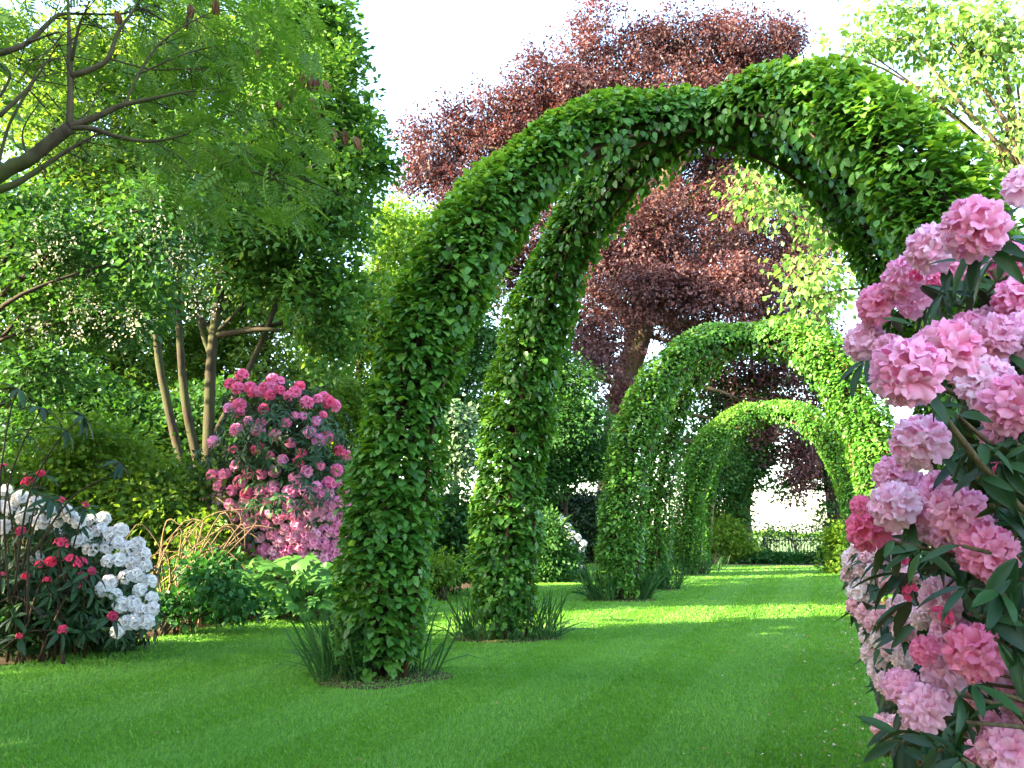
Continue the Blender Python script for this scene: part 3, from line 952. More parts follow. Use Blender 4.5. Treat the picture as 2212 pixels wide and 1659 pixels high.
# unseen trees added outside the picture on the left to shade the lawn
for i, (dx, dz, hh, rr, lab) in enumerate(((-12.4, 13.3, 15, 2.5, "tall unseen shade tree beyond the left edge behind the white rhododendron"), (-12, 4.2, 14, 2.6, "tall unseen shade tree beyond the left edge beside the white rhododendron"),
                                           (-11.5, .9, 13, 2.6, "broad unseen shade tree beyond the left edge, level with the camera"), (-10.5, -4.2, 12.5, 2.5, "big unseen shade tree behind the camera on the far left"),
                                           (-6, -6, 12, 2.7, "big unseen shade tree behind the camera on the left"), (-8, -1.6, 11, 2.3, "smaller unseen shade tree left of the camera beside the lawn"))):
    rng = np.random.default_rng(300 + i)
    b = FH * dz + RT * dx
    root = thing("woodland_tree", (b[0], b[1], 0), lab, "tree", "unseen trees added outside the picture to shade the lawn")
    g = Geo()
    top = b + np.array([0, 0, hh])
    tr = smooth_path([b + np.array([0, 0, -.1]), b + np.array([.2, .1, hh * .5]), top], 6)
    tube(g, tr, [.3, .22, .1], 10)
    T, O = [], []
    for q in range(12):
        c = b + rng.normal(size=3) * np.array([1, 1, 0]) * rr * .35 + np.array([0, 0, 1.5 + (hh - 2.5) * (q + .5) / 12])
        tube(g, smooth_path([tr[6] + (c - tr[6]) * .05, (tr[6] + c) / 2 + np.array([0, 0, .3]), c], 4), [.09, .03], 6)
        v = nrm(rng.normal(size=(110, 3))) * rng.random((110, 1)) ** .5 * rr * .8
        T.append(c + v)
        O.append(nrm(v))
    part("trunk", g, root, M_BARKD, True)
    gc = Geo()
    crown_leaves(gc, rng, np.concatenate(T), np.concatenate(O), 6, .42, .50)
    part("crown", gc, root, M_WOOD)

# ------------------------------------------------------------------ robinia reaching in from the left
def robinia():
    rng = np.random.default_rng(80)
    D = 6.0
    base = W(-420, 600, 6.6)
    root = thing("robinia_tree", (base[0], base[1], 0), "mossy branched tree reaching in from the left with feathery leaves and brown seed pods", "tree")
    gt = Geo()
    b = base.copy(); b[2] = -.1
    tube(gt, smooth_path([b, b + (base - b) * .5 + np.array([.1, 0, 0]), base, W(-330, 200, 6.4), W(-280, -200, 6.4)], 6), [.22, .17, .14, .1], 10, rough=.04)
    part("trunk", gt, root, M_BARK, True)
    BR = [([(-400, 640), (-150, 480), (0, 375), (60, 345), (90, 322), (150, 275)], .085, .055),
          ([(150, 275), (152, 200), (150, 120), (148, 30), (145, -60)], .036, .02),
          ([(150, 275), (210, 252), (262, 228), (330, 213), (390, 200), (470, 190)], .036, .010),
          ([(150, 276), (200, 278), (260, 297), (330, 305), (400, 290), (430, 268)], .03, .008),
          ([(152, 165), (200, 148), (234, 126), (255, 70), (290, 20), (312, -20)], .03, .015),
          ([(155, 130), (170, 60), (185, 20)], .018, .01),
          ([(-60, 430), (30, 398), (70, 375), (130, 335), (190, 300), (260, 270)], .04, .008),
          ([(-80, 130), (0, 115), (60, 92), (110, 45), (140, 30), (260, 30), (330, 10)], .036, .008),
          ([(60, 92), (130, 70), (105, 110), (40, 140)], .012, .006),
          ([(270, 225), (300, 160), (340, 100), (400, 55), (470, 20)], .016, .006),
          ([(430, 268), (480, 290), (560, 350), (620, 400)], .008, .004), ([(400, 290), (470, 340), (540, 370), (640, 380)], .009, .004),
          ([(330, 305), (390, 340), (430, 380), (520, 430)], .008, .004), ([(234, 126), (330, 150), (430, 150), (560, 180)], .011, .004),
          ([(390, 200), (470, 220), (560, 260), (660, 300)], .008, .004), ([(300, 160), (420, 110), (560, 90)], .009, .004),
          ([(0, 250), (60, 190), (80, 150)], .022, .01), ([(-20, 430), (10, 300), (40, 230), (110, 120), (130, 90)], .018, .008), ([(0, 210), (22, 160), (-10, 130)], .014, .01),
          ([(80, 150), (110, 130), (150, 120)], .01, .006), ([(60, 345), (50, 280), (100, 200)], .012, .006), ([(120, 300), (190, 240), (220, 180)], .01, .006)]
    tips = []
    for k, (px, r0, r1) in enumerate(BR):
        dd = D + .35 * math.sin(k * 2.1)
        Q = smooth_path([W(x, y, D if k < 5 else D + (dd - D) * i / len(px)) for i, (x, y) in enumerate(px)], 6)
        part("branch", tube(Geo(), Q, [r0 * .82, (r0 + r1) * .4, r1 * .9 if k == 0 else .003], 8, rough=.05), root, M_BARK, True)
        tips.append(Q[len(Q) // 2:])
    # fine twigs
    g = Geo()
    pts = np.concatenate(tips)
    ends = []
    for i in range(120):
        s = pts[rng.integers(len(pts))]
        e = s + RT * rng.normal(.22, .22) + UPV * rng.normal(-.02, .2) + FH * rng.normal(.1, .3)
        m = (s + e) / 2 + rng.normal(0, .06, 3)
        tube(g, smooth_path([s, m, e], 4), [.005, .0015], 4)
        ends += [e, m]
    part("twigs", g, root, M_BARKD, True, kind="stuff")
    # leaf fronds, thickest right of the fork
    n = 1500
    px = np.concatenate([rng.uniform(300, 710, 1050), rng.uniform(-80, 450, 450)])
    py = np.concatenate([rng.uniform(-60, 480, 1050), rng.uniform(-80, 330, 450)])
    edge = 700 - .00055 * (py - 250) ** 2
    ok = (px < edge) & ((py < 420) | (px > 380))
    ok &= ~((px < 130) & (py > 60) & (rng.random(n) < .6))
    px, py = px[ok], py[ok]
    P = np.array([W(x, y, d) for x, y, d in zip(px, py, np.where(px > 420, rng.uniform(5.4, 7.6, len(px)), rng.uniform(6.1, 8.0, len(px))))])
    m = len(P)
    ax = nrm(RT * rng.normal(.45, .6, m)[:, None] + FH * rng.normal(0, .6, m)[:, None] + UPV * rng.normal(-.35, .3, m)[:, None])
    no = nrm(UPV + rng.normal(0, .35, (m, 3)))
    sz = rng.uniform(.15, .28, m)
    fm = Geo().add(*FROND).mesh("leaf", mat=M_ROB1)
    pick = np.argsort(-(sz / np.linalg.norm(P - CAMP, axis=1)))[:300]
    one = np.zeros(m, bool); one[pick] = True
    for i in pick:
        place("leaf", fm, root, matrix_of(P[i], ax[i], no[i], sz[i]))
    g = Geo()
    scatter(g, FROND, P[~one], ax[~one], no[~one], sz[~one], rng.random(m)[~one])
    part("foliage", g, root, M_ROB, kind="stuff")
    # brown pods
    V, F = long_leaf(.22, .1)
    pm = Geo()
    for a in range(4):
        M = np.array([[math.cos(a * 1.7), 0, math.sin(a * 1.7)], [0, 1, 0], [-math.sin(a * 1.7), 0, math.cos(a * 1.7)]])
        pm.add((V * np.array([1, 1, 1]) + np.array([.06 * a - .09, -.04 * a, 0])) @ M.T, F)
    pm = pm.mesh("seed_pod", mat=M_POD)
    for (x, y) in [(253, 38), (413, 25), (405, 48), (466, 15), (655, 175), (668, 178), (684, 182), (634, 205), (676, 228), (682, 245), (606, 225), (720, 290), (745, 296), (768, 310), (555, 115), (702, 188)]:
        place("seed_pod", pm, root, matrix_of(W(x, y - 12, D + rng.uniform(-.3, .5)), -UPV + rng.normal(0, .15, 3), -FH + rng.normal(0, .5, 3), .12))


robinia()
tree("flowering_tree", "grey green tree with hanging cream flower clusters under the mossy branch on the left", "tree", 12.5, [(-120, 1330), (-100, 900), (-40, 600)], .1,
     [(110, 560, 130, 90), (330, 540, 110, 110), (210, 680, 170, 70), (60, 440, 100, 60), (350, 440, 90, 60), (100, 800, 100, 60)], M_LILAC, M_BARKD, 560, 16, .2, .13, 81, ntw=160, tr=.008)
_r = bpy.data.objects["flowering_tree"]
_g, _rg = Geo(), np.random.default_rng(82)
_T, _O, _C = blob_tips(_rg, [(110, 560, 140, 90), (330, 530, 110, 110), (200, 690, 190, 60), (450, 620, 60, 60)], 12.2, 130)
_n = len(_T) * 14
_p = np.repeat(_T, 14, 0) + _rg.normal(size=(_n, 3)) * np.array([.07, .07, .12])
scatter(_g, DIAMOND, _p, nrm(_rg.normal(size=(_n, 3))), nrm(_rg.normal(size=(_n, 3)) + UPV * .5), _rg.uniform(.03, .06, _n), _rg.random(_n))
part("blossom", _g, _r, M_CREAM)

# ------------------------------------------------------------------ shrubs
def shrub(name, label, depth, blobs, mat, ntips, k, spray, size, seed, group=None, tmpl=DIAMOND, stems=10, bark=M_BARKD, droop=.3, flat=.6, cat="shrub", clumps=12, sig=.28):
    rng = np.random.default_rng(seed)
    c = W(blobs[0][0], 1152, depth)
    root = thing(name, (c[0], c[1], 0), label, cat, group)
    T, O, C = blob_tips(rng, blobs, depth, ntips, clumps, sig)
    T[:, 2] = np.maximum(T[:, 2], .06 + .1 * rng.random(len(T)))
    g = Geo()
    for i in rng.choice(len(T), stems):
        s = np.array([c[0], c[1], -.05]) + np.append(rng.normal(0, .15, 2), 0)
        tube(g, smooth_path([s, (s + T[i]) / 2 + np.array([0, 0, .2 * T[i][2]]), T[i]], 4), [.022, .008], 5)
    part("stems", g, root, bark, True)
    gc = Geo()
    crown_leaves(gc, rng, T, O, k, spray, size, tmpl, droop, flat, .6)
    part("foliage", gc, root, mat)
    return root


BED = "shrubs of the left border"
shrub("yellow_green_shrub", "feathery yellow green shrub behind the white rhododendron", 15.5, [(180, 1010, 150, 90), (90, 1100, 110, 100), (280, 1080, 100, 90)], M_YELSH, 700, 24, .22, .13, 101, BED)
shrub("leafy_shrub", "loose bright green shrub behind the dry canes", 15.0, [(350, 1150, 110, 90), (420, 1080, 80, 60), (300, 1210, 80, 70), (440, 1200, 60, 80)], M_WOOD, 620, 22, .22, .14, 102, BED)
shrub("leafy_shrub", "young green shrub with upright shoots left of the pink rhododendron", 14.2, [(455, 1180, 40, 80), (490, 1240, 45, 50), (440, 1270, 60, 40)], M_YELSH, 220, 20, .18, .13, 103, BED, tmpl=LEAF4)
shrub("leafy_shrub", "low leafy shrub growing through the front of the dry canes", 12.1, [(380, 1300, 55, 35), (450, 1250, 55, 45), (330, 1320, 40, 25), (490, 1290, 50, 35)], M_COVER, 120, 18, .16, .11, 116, BED, tmpl=LEAF4)
shrub("dark_shrub", "dark shrub between the two left legs of the nearest arch", 19.5, [(960, 1140, 60, 90), (930, 1200, 40, 60), (985, 1190, 40, 60)], M_DARKW, 420, 24, .22, .15, 104, BED)
shrub("low_shrub", "low pale green plant at the bed edge between the arch legs", 18, [(955, 1225, 35, 30), (925, 1240, 25, 25)], M_YELSH, 90, 22, .14, .10, 105, BED, cat="plant")
shrub("rounded_shrub", "soft rounded green shrub right of the nearest arch's rear left leg", 25, [(1185, 1180, 42, 65), (1160, 1210, 40, 45), (1205, 1215, 28, 40)], M_LILAC, 620, 26, .16, .13, 106, BED)
shrub("bright_shrub", "small bright green shrub on the right bed by the end of the lawn", 30, [(1815, 1195, 22, 45), (1830, 1170, 20, 40), (1805, 1225, 14, 20)], M_YELSH, 220, 20, .2, .16, 107)
END = "bushes at the end of the lawn"
shrub("yellow_bush", "yellow leaved bush at the foot of the ivy covered tree", 41.5, [(1560, 1165, 34, 34), (1592, 1188, 36, 20), (1545, 1198, 36, 18)], M_YELSH, 460, 22, .3, .2, 108, END)
shrub("low_hedge", "low dark green bush under the iron railing, left half", 41, [(1640, 1210, 45, 10), (1690, 1211, 40, 9)], M_COVER, 300, 20, .2, .17, 109, END, cat="bush")
shrub("low_hedge", "low dark green bush under the iron railing, right half", 41.2, [(1745, 1211, 45, 9), (1790, 1205, 30, 16)], M_DARKW, 300, 20, .2, .17, 110, END, cat="bush")
shrub("wispy_shrub", "thin wispy shrub behind the left part of the iron railing", 46, [(1655, 1150, 26, 24), (1640, 1170, 26, 16)], M_LILAC, 40, 9, .35, .2, 111, END, stems=16)
shrub("wispy_shrub", "thin wispy shrub behind the middle of the iron railing", 46.2, [(1715, 1150, 35, 16), (1760, 1155, 22, 22)], M_LILAC, 40, 9, .35, .2, 112, END, stems=16)
shrub("undergrowth", "mixed green undergrowth behind the far left edge of the lawn", 46, [(1240, 1195, 60, 20), (1180, 1190, 60, 25), (1330, 1190, 80, 25), (1460, 1185, 80, 35)], M_COVER, 500, 22, .35, .24, 113, cat="undergrowth")
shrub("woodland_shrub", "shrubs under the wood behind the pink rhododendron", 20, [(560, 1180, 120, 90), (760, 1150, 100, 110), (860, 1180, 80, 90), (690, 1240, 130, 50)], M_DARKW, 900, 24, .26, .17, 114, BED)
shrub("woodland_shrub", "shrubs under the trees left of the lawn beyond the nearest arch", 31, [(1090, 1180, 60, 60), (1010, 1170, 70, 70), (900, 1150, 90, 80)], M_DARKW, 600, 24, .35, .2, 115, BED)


def cover(name, label, area, n, mat, seed, size=.07, hmax=.4):
    rng = np.random.default_rng(seed)
    c = np.array([G(x, y)[:2] for x, y in area])
    lo, hi = c.min(0), c.max(0)
    P = rng.uniform(lo, hi, (n * 3, 2))
    P = P[inside([tuple(q) for q in c], P)][:n]
    m = len(P)
    hgt = hmax * (.35 + .65 * (np.sin(P[:, 0] * 5) * np.sin(P[:, 1] * 4.3) * .5 + .5)) * rng.random(m) ** .5
    pos = np.stack([P[:, 0], P[:, 1], hgt + .01], -1)
    g = Geo()
    scatter(g, LEAF4, pos, nrm(rng.normal(size=(m, 3)) * np.array([1, 1, .4])), nrm(UPV + rng.normal(0, .4, (m, 3))), size * rng.uniform(.6, 1.4, m), rng.random(m))
    tag(part(name, g, None, mat), label, "ground cover", kind="stuff")


cover("ground_cover", "low green ground cover along the border under the dry canes", [(335, 1362), (470, 1350), (580, 1333), (590, 1318), (520, 1290), (420, 1285), (340, 1300)], 9000, M_COVER, 121, .085, .5)
cover("ground_cover", "low green ground cover in front of the white rhododendron at the left edge", [(-60, 1440), (110, 1415), (150, 1395), (60, 1350), (-100, 1350)], 6000, M_COVER, 122, .07, .35)
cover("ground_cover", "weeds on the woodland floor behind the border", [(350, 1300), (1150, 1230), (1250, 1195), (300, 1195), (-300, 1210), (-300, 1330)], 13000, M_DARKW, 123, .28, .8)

# dry canes
_rg = np.random.default_rng(130)
_c = W(410, 1320, 12.8)
_root = thing("dry_shrub", (_c[0], _c[1], 0), "tangle of dry tan canes between the white and the pink rhododendron", "shrub", BED)
for k in range(38):
    x0, x1 = _rg.uniform(340, 440), 0
    b = W(x0, 1310, 12.8 + _rg.normal(0, .4)); b[2] = -.02
    tx = x0 + _rg.normal(60, 60)
    e = W(tx, _rg.uniform(1110, 1230), 12.8 + _rg.normal(0, .5))
    m = (b + e) / 2 + RT * _rg.normal(-.15, .18) + UPV * _rg.uniform(0, .25)
    e2 = e + RT * _rg.normal(.15, .3) + UPV * _rg.normal(-.1, .2)
    part("cane", tube(Geo(), smooth_path([b, m, e, e2], 4), [.017, .012, .005], 5), _root, M_CANE, True)

# lobed leaf plant under the pink rhododendron
_rg = np.random.default_rng(131)
_c = W(625, 1300, 14.3)
_root = thing("oak_leaved_hydrangea", (_c[0], _c[1], 0), "plant with large lobed green leaves at the foot of the pink rhododendron", "plant", BED)
_lm = Geo().add(*LOBED).mesh("leaf", mat=M_OAKL)
_st = Geo()
for k in range(190):
    x, y = _rg.uniform(530, 735), _rg.uniform(1190, 1315)
    if y < 1190 + .25 * abs(x - 640) or (y > 1290 and _rg.random() < .3):
        continue
    p = W(x, y, 13.7 + _rg.uniform(-.3, .5))
    p[2] = max(p[2], .1)
    ax = nrm(-UPV * _rg.uniform(.2, .8) - FH * .6 + RT * _rg.normal(0, .7) + _rg.normal(0, .2, 3))
    no = nrm(UPV * .8 - FH * .7 + _rg.normal(0, .35, 3))
    place("leaf", _lm, _root, matrix_of(p, ax, no, _rg.uniform(.28, .44)))
    if k % 3 == 0:
        b = np.array([_c[0], _c[1], 0]) + np.append(_rg.normal(0, .25, 2), 0)
        tube(_st, smooth_path([b, (b + p) / 2 + FH * .1, p], 3), [.012, .006], 5)
part("stems", _st, _root, M_STEM, True)

# ------------------------------------------------------------------ rhododendrons
def floret(ang=20, rings=4, seed=0, lobes=5, ruf=.07):
    rng = np.random.default_rng(seed)
    t = np.linspace(0, 1, rings + 1)[1:]
    th = np.linspace(0, 2 * np.pi, ang, endpoint=False)
    V, A = [(0, 0, -.42)], [0]
    ph = rng.uniform(0, 6.28, 4)
    lob = np.abs(np.cos(lobes * th / 2 + ph[0]))
    for q in t:
        r = .5 * (q ** 1.25) * (1 - .24 * q * q * (1 - lob ** .6))
        z = -.42 + .58 * q ** .8 - .14 * q ** 5 + ruf * q * q * (.55 * np.cos(2 * (lobes * th / 2 + ph[0])) + .6 * np.sin(9 * th + ph[2]) + .45 * q * np.sin(19 * th + ph[1]))
        r = r * (1 + .035 * q * q * np.sin(16 * th + ph[3]))
        V += list(zip(r * np.cos(th), r * np.sin(th), z))
        A += [q] * ang
    F = [(0, 1 + i, 1 + (i + 1) % ang) for i in range(ang)]
    for k in range(rings - 1):
        a, b = 1 + k * ang, 1 + (k + 1) * ang
        for i in range(ang):
            j = (i + 1) % ang
            F += [(a + i, b + i, b + j), (a + i, b + j, a + j)]
    return np.array(V), np.array(F), np.array(A, float)


def head_dirs(n, rng, lo=-.35):
    i = np.arange(n) + .5
    z = 1 - (1 - lo) * i / n
    ph = i * 2.39996 + rng.uniform(0, 6.28)
    s = np.sqrt(np.maximum(0, 1 - z * z))
    return nrm(np.stack([s * np.cos(ph), s * np.sin(ph), z], -1) + rng.normal(0, .1, (n, 3)))


def basis(d, rng):
    d = nrm(np.asarray(d, float))
    x = nrm(np.cross(d, rng.normal(size=3)))
    return np.stack([x, np.cross(d, x), d], 1)


def head_geo(n, fl, seed, fsize=.54, lo=-.35):
    """a whole truss of diameter 1 with its base at the origin, facing +Z"""
    rng = np.random.default_rng(seed)
    g = Geo()
    for d in head_dirs(n, rng, lo):
        V, F, A = fl[rng.integers(len(fl))]
        B = basis(d, rng)
        s = fsize * rng.uniform(.85, 1.12)
        g.add((V * s) @ B.T + d * .36 * np.array([1, 1, .92]), F, np.clip(A + rng.normal(0, .04), 0, 1))
    return g


FL_HI = [floret(44, 5, s, ruf=.08) for s in range(4)]
FL_LO = [floret(15, 3, s, ruf=.05) for s in range(3)]
FLORET_M = [Geo().add(V, F, A).mesh("blossom", mat=M_PINK, smooth=True) for V, F, A in FL_HI]
HEAD_LO_PINK = [head_geo(14, FL_LO, 200 + s).mesh("flower_head", mat=M_PINK, smooth=True) for s in range(3)]
HEAD_LO_WHITE = [head_geo(13, FL_LO, 210 + s).mesh("flower_head", mat=M_WHITE, smooth=True) for s in range(3)]
HEAD_HI_PINK = [head_geo(18, FL_HI, 220 + s).mesh("flower_head", mat=M_PINK, smooth=True) for s in range(3)]
BUD_M = [head_geo(7, FL_LO, 230 + s, .36, .2).mesh("flower_head", mat=M_PINK, smooth=True) for s in range(2)]
RLEAF_M = Geo().add(*RHODO_LEAF).mesh("leaf", mat=M_RH1, smooth=True)
RLEAF_FLAT = Geo().add(*RHODO_FLAT).mesh("leaf", mat=M_RH1, smooth=True)


def head_matrix(p, d, s, rng):
    B = basis(d, rng)
    M = Matrix.Identity(4)
    for i in range(3):
        M[i][0], M[i][1], M[i][2], M[i][3] = B[i, 0] * s, B[i, 1] * s, B[i, 2] * s, p[i]
    return M


def whorl(acc, p, d, n, size, rng, droop=.35):
    """leaves round a shoot end at p that points along d"""
    B = basis(d, rng)
    for k in range(n):
        a = 6.283 * k / n + rng.normal(0, .25)
        o = B[:, 0] * math.cos(a) + B[:, 1] * math.sin(a)
        ax = nrm(o + B[:, 2] * rng.uniform(-.25, .45) - UPV * droop * rng.uniform(.3, 1.5))
        acc.append((p + o * .01, ax, nrm(B[:, 2] + UPV * .4 + rng.normal(0, .15, 3)), size * rng.uniform(.75, 1.2)))


def emit_leaves(acc, root, singles, tmpl=LONG4, mesh=RLEAF_M):
    if not acc:
        return
    P, A, N, Z = (np.array(v) for v in zip(*acc))
    sc = Z / np.linalg.norm(P - CAMP, axis=1)
    rel = P - CAMP
    zc = rel @ FW
    vis = (np.abs(rel @ RT) < zc * .62) & (zc > .2)
    sc = sc * np.where(vis, 1, .01)
    one = np.zeros(len(P), bool)
    if singles:
        one[np.argsort(-sc)[:singles]] = True
    for i in np.where(one)[0]:
        place("leaf", mesh, root, matrix_of(P[i], A[i], N[i], Z[i]))
    if (~one).any():
        g = Geo()
        scatter(g, tmpl, P[~one], A[~one], N[~one], Z[~one], RNG.random((~one).sum()))
        part("foliage", g, root, M_RH, kind="stuff", smooth=False)


def tint(rng, a, b):
    t = rng.random()
    return tuple(float(u + (v - u) * t) for u, v in zip(a, b))


RG = "rhododendron bushes in flower"
DEEP, MIDP, PALEP = (1.0, .42, .62), (1.0, .82, .95), (1.05, 1.25, 1.2)

# the near pink bush at the right edge
def near_pink():
    rng = np.random.default_rng(140)
    c = RT * 2.15 + FH * 2.75
    root = thing("pink_rhododendron", (c[0], c[1], 0), "nearest pink rhododendron with big frilly flower heads filling the right edge", "rhododendron", RG)
    H = [(2195, 395, 95, 1), (2095, 475, 145, .6), (2000, 520, 115, .8), (1940, 590, 105, .55), (2015, 590, 60, .2), (1880, 646, 100, .45), (2190, 628, 105, .45), (1850, 727, 92, .9),
         (1905, 745, 70, .7), (1948, 790, 155, .55), (2030, 735, 140, .6), (2135, 712, 112, .65), (2200, 705, 110, .8), (2115, 810, 120, .95), (2175, 855, 135, .5), (1970, 940, 122, .85), (1915, 1010, 85, .7), (1915, 1078, 105, .95),
         (1990, 1075, 105, .55), (2055, 1090, 118, .6), (2010, 1040, 70, .7), (1858, 1133, 95, .12), (1850, 1085, 45, .2), (2114, 1180, 122, .4), (2018, 1276, 95, .95), (2095, 1390, 118, .3), (2025, 1435, 100, .9), (1992, 1392, 66, .3), (1936, 1470, 78, .7),
         (1978, 1513, 105, .85), (2150, 1460, 85, .8), (2205, 1435, 90, .9), (2200, 1530, 90, .8), (2155, 1610, 110, .7), (2128, 1555, 70, .6), (2175, 1640, 80, .7), (2205, 560, 60, .3), (2150, 760, 60, .6), (2030, 1150, 60, .7), (2150, 1010, 45, .1), (2075, 690, 60, .5), (2075, 772, 105, .6), (2160, 748, 100, .5), (2110, 692, 95, .7), (1990, 742, 95, .6), (2090, 1122, 95, .6), (2000, 1122, 82, .8), (1955, 1042, 84, .8), (2062, 1480, 90, .7), (2112, 1440, 92, .85), (2180, 1372, 85, .8),
         (2112, 1625, 90, .7), (2205, 1590, 90, .7), (2160, 545, 90, .5), (2070, 560, 85, .6), (1960, 640, 82, .7), (2150, 920, 90, .7), (2040, 1350, 85, .8)]
    B = [(1970, 1280, 34), (2032, 1334, 42), (1953, 1218, 34), (2066, 1198, 30), (2090, 975, 30), (1985, 600, 40)]
    acc, stems, heads, later = [], Geo(), [], []
    hub = [RT * 2.3 + FH * 3.0 + UPV * z for z in (.3, .8, 1.3, 1.8, 2.2)]
    single = sorted(range(len(H)), key=lambda q: -H[q][2])[:17]
    for i, (x, y, dpx, tn) in enumerate(H):
        D = max(1.75, min(3.3, .178 * 1789 / (dpx if dpx > 80 else 110)))
        if dpx <= 80:
            D += .25
        s = dpx * D / 1789 * 1.10
        ctr = W(x, y, D)
        out = nrm((ctr - (c + UPV * max(.5, ctr[2] - .5))) * np.array([1, 1, .5]) + UPV * .55 + (CAMP - ctr) * .12 + rng.normal(0, .12, 3))
        heads.append((x, y, D, s / 2))
        p = ctr - out * s * .22
        tintv = tuple(np.interp(tn, [0, .5, 1], v) for v in zip((1.02, .30, .52), (1.03, .76, .92), (1.05, 1.2, 1.18)))
        M = head_matrix(p, out, s, rng)
        if i in single:
            g = Geo()
            V, F = tube_ball(.16, 8)
            g.add(V, F)
            hd = place("flower_head", CALYX_ME, root, M)
            Rm = np.array(M.to_3x3()) / s
            for d in head_dirs(18, rng):
                dv = Rm @ d
                Bm = basis(dv, rng)
                fs = s * .54 * rng.uniform(.85, 1.15)
                Q = Matrix.Identity(4)
                pos = p + dv * .36 * s
                for a in range(3):
                    Q[a][0], Q[a][1], Q[a][2], Q[a][3] = Bm[a, 0] * fs, Bm[a, 1] * fs, Bm[a, 2] * fs, pos[a]
                b = bpy.data.objects.new("blossom", FLORET_M[rng.integers(4)])
                COL.objects.link(b)
                b.parent = hd
                b.matrix_local = M.inverted() @ Q
                j = rng.normal(0, .07)
                b.color = (min(1.1, tintv[0]), max(.15, tintv[1] * (1 + j * 1.6)), max(.2, tintv[2] * (1 + j)), 1)
        else:
            place("flower_head", HEAD_HI_PINK[i % 3], root, M, tintv)
        whorl(acc, p - out * s * .34, out, 7, .14, rng, .6)
        h = hub[int(np.argmin([abs(q[2] - p[2] + .35) for q in hub]))]
        later.append((True, smooth_path([h + rng.normal(0, .12, 3), (h + p) / 2 - UPV * .06 + rng.normal(0, .06, 3), p - out * s * .4, p], 4)))
    for (x, y, dpx) in B:
        D = 2.9
        p = W(x, y, D)
        place("flower_head", BUD_M[0], root, head_matrix(p, nrm(UPV + rng.normal(0, .3, 3)), dpx * D / 1789 * 1.5, rng), (.9, .18, .35))
        whorl(acc, p - UPV * .03, UPV, 7, .16, rng, .5)
    # leaf whorls between the heads and inside the bush
    for (x, y, D) in [(u, v, max(w, 2.3)) for u, v, w in [(2060, 590, 2.7), (2110, 570, 2.5), (2150, 560, 2.4), (2040, 630, 2.6), (2180, 520, 2.4), (2070, 900, 2.2), (2120, 960, 2.1), (2000, 880, 2.4), (2160, 1000, 2.0), (2200, 960, 2.0), (2140, 1090, 2.3), (2190, 1100, 2.1), (2200, 1200, 2.1), (2160, 1280, 2.1),
                      (2200, 1330, 2.0), (2090, 1270, 2.4), (2050, 1330, 2.5), (1990, 1190, 2.7), (1930, 1170, 2.8), (2040, 1230, 2.6), (2120, 1330, 2.3), (2070, 1500, 2.3), (2050, 1540, 2.4), (2100, 1480, 2.2), (1985, 1580, 2.6), (2030, 1620, 2.4), (1950, 1600, 2.7),
                      (2090, 1560, 2.3), (1870, 780, 2.9), (1900, 690, 2.8), (2190, 1390, 2.0), (2080, 1640, 2.3), (2000, 1650, 2.5), (2150, 1380, 2.1), (2210, 1250, 1.9), (2110, 1030, 2.3), (2210, 800, 2.0), (2080, 1180, 2.5)]]:
        p = W(x, y, D)
        d = nrm(np.array([rng.normal(), rng.normal(), 0]) * .5 + UPV * .5 - RT * .4 - FH * .3)
        whorl(acc, p, d, 8, .125, rng, .55)
        h = hub[int(np.argmin([abs(q[2] - p[2] + .3) for q in hub]))]
        later.append((False, smooth_path([h + rng.normal(0, .1, 3), (h + p) / 2 - UPV * .05, p], 4)))
    for k in range(620):
        v = nrm(rng.normal(size=3)) * rng.random() ** .33
        q = c + RT * (.25 + v[0] * .95) + FH * (.35 + v[1] * 1.0) + UPV * (1.25 + v[2] * 1.35)
        if q[2] < .05:
            continue
        rel = q - CAMP
        if (rel @ RT) / (rel @ FH) < .50 + .12 * max(0, 1.0 - q[2]) and (rel @ FH) < 4:
            continue
        whorl(acc, q, nrm(v + UPV * .5 + rng.normal(0, .3, 3)), 8, .15, rng, .5)
        if k % 3 == 0:
            h = hub[int(np.argmin([abs(z[2] - q[2] + .3) for z in hub]))]
            later.append((False, smooth_path([h, (h + q) / 2, q], 3)))
    for k in range(7):
        b = c + RT * rng.normal(.3, .2) + FH * rng.normal(.3, .25)
        b[2] = -.05
        e = hub[4] + rng.normal(0, .25, 3)
        tube(stems, smooth_path([b, (b + e) / 2 + rng.normal(0, .1, 3), e], 6), [.035, .018], 7)
    # no leaf or stem grows through a flower head or hangs right before it
    HC = np.array([W(x, y, D) for x, y, D, r in heads])
    HR = np.array([r for x, y, D, r in heads])

    def before_head(m):
        v = nrm(CAMP - HC)
        t = ((m - HC) * v).sum(1)
        off = np.linalg.norm(m - HC - v * t[:, None], axis=1)
        return ((t > -.03) & (t < .9) & (off < HR * .92)).any()
    for own, P in later:
        hit = [before_head(q) for q in P[:-2]]
        n0 = (max(i for i, b in enumerate(hit) if b) + 1) if any(hit) else 0
        if len(P) - n0 < 4:
            continue
        if own:
            part("stem", tube(Geo(), P[n0:], [.017, .010, .007], 6), root, M_STEM, True)
        else:
            tube(stems, P[n0:], [.013, .006], 6)
    part("branches", stems, root, M_STEM, True)
    keep = [it for it in acc if not before_head(it[0] + it[1] * it[3] * .55)]
    emit_leaves(keep, root, 300, RHODO_LEAF)


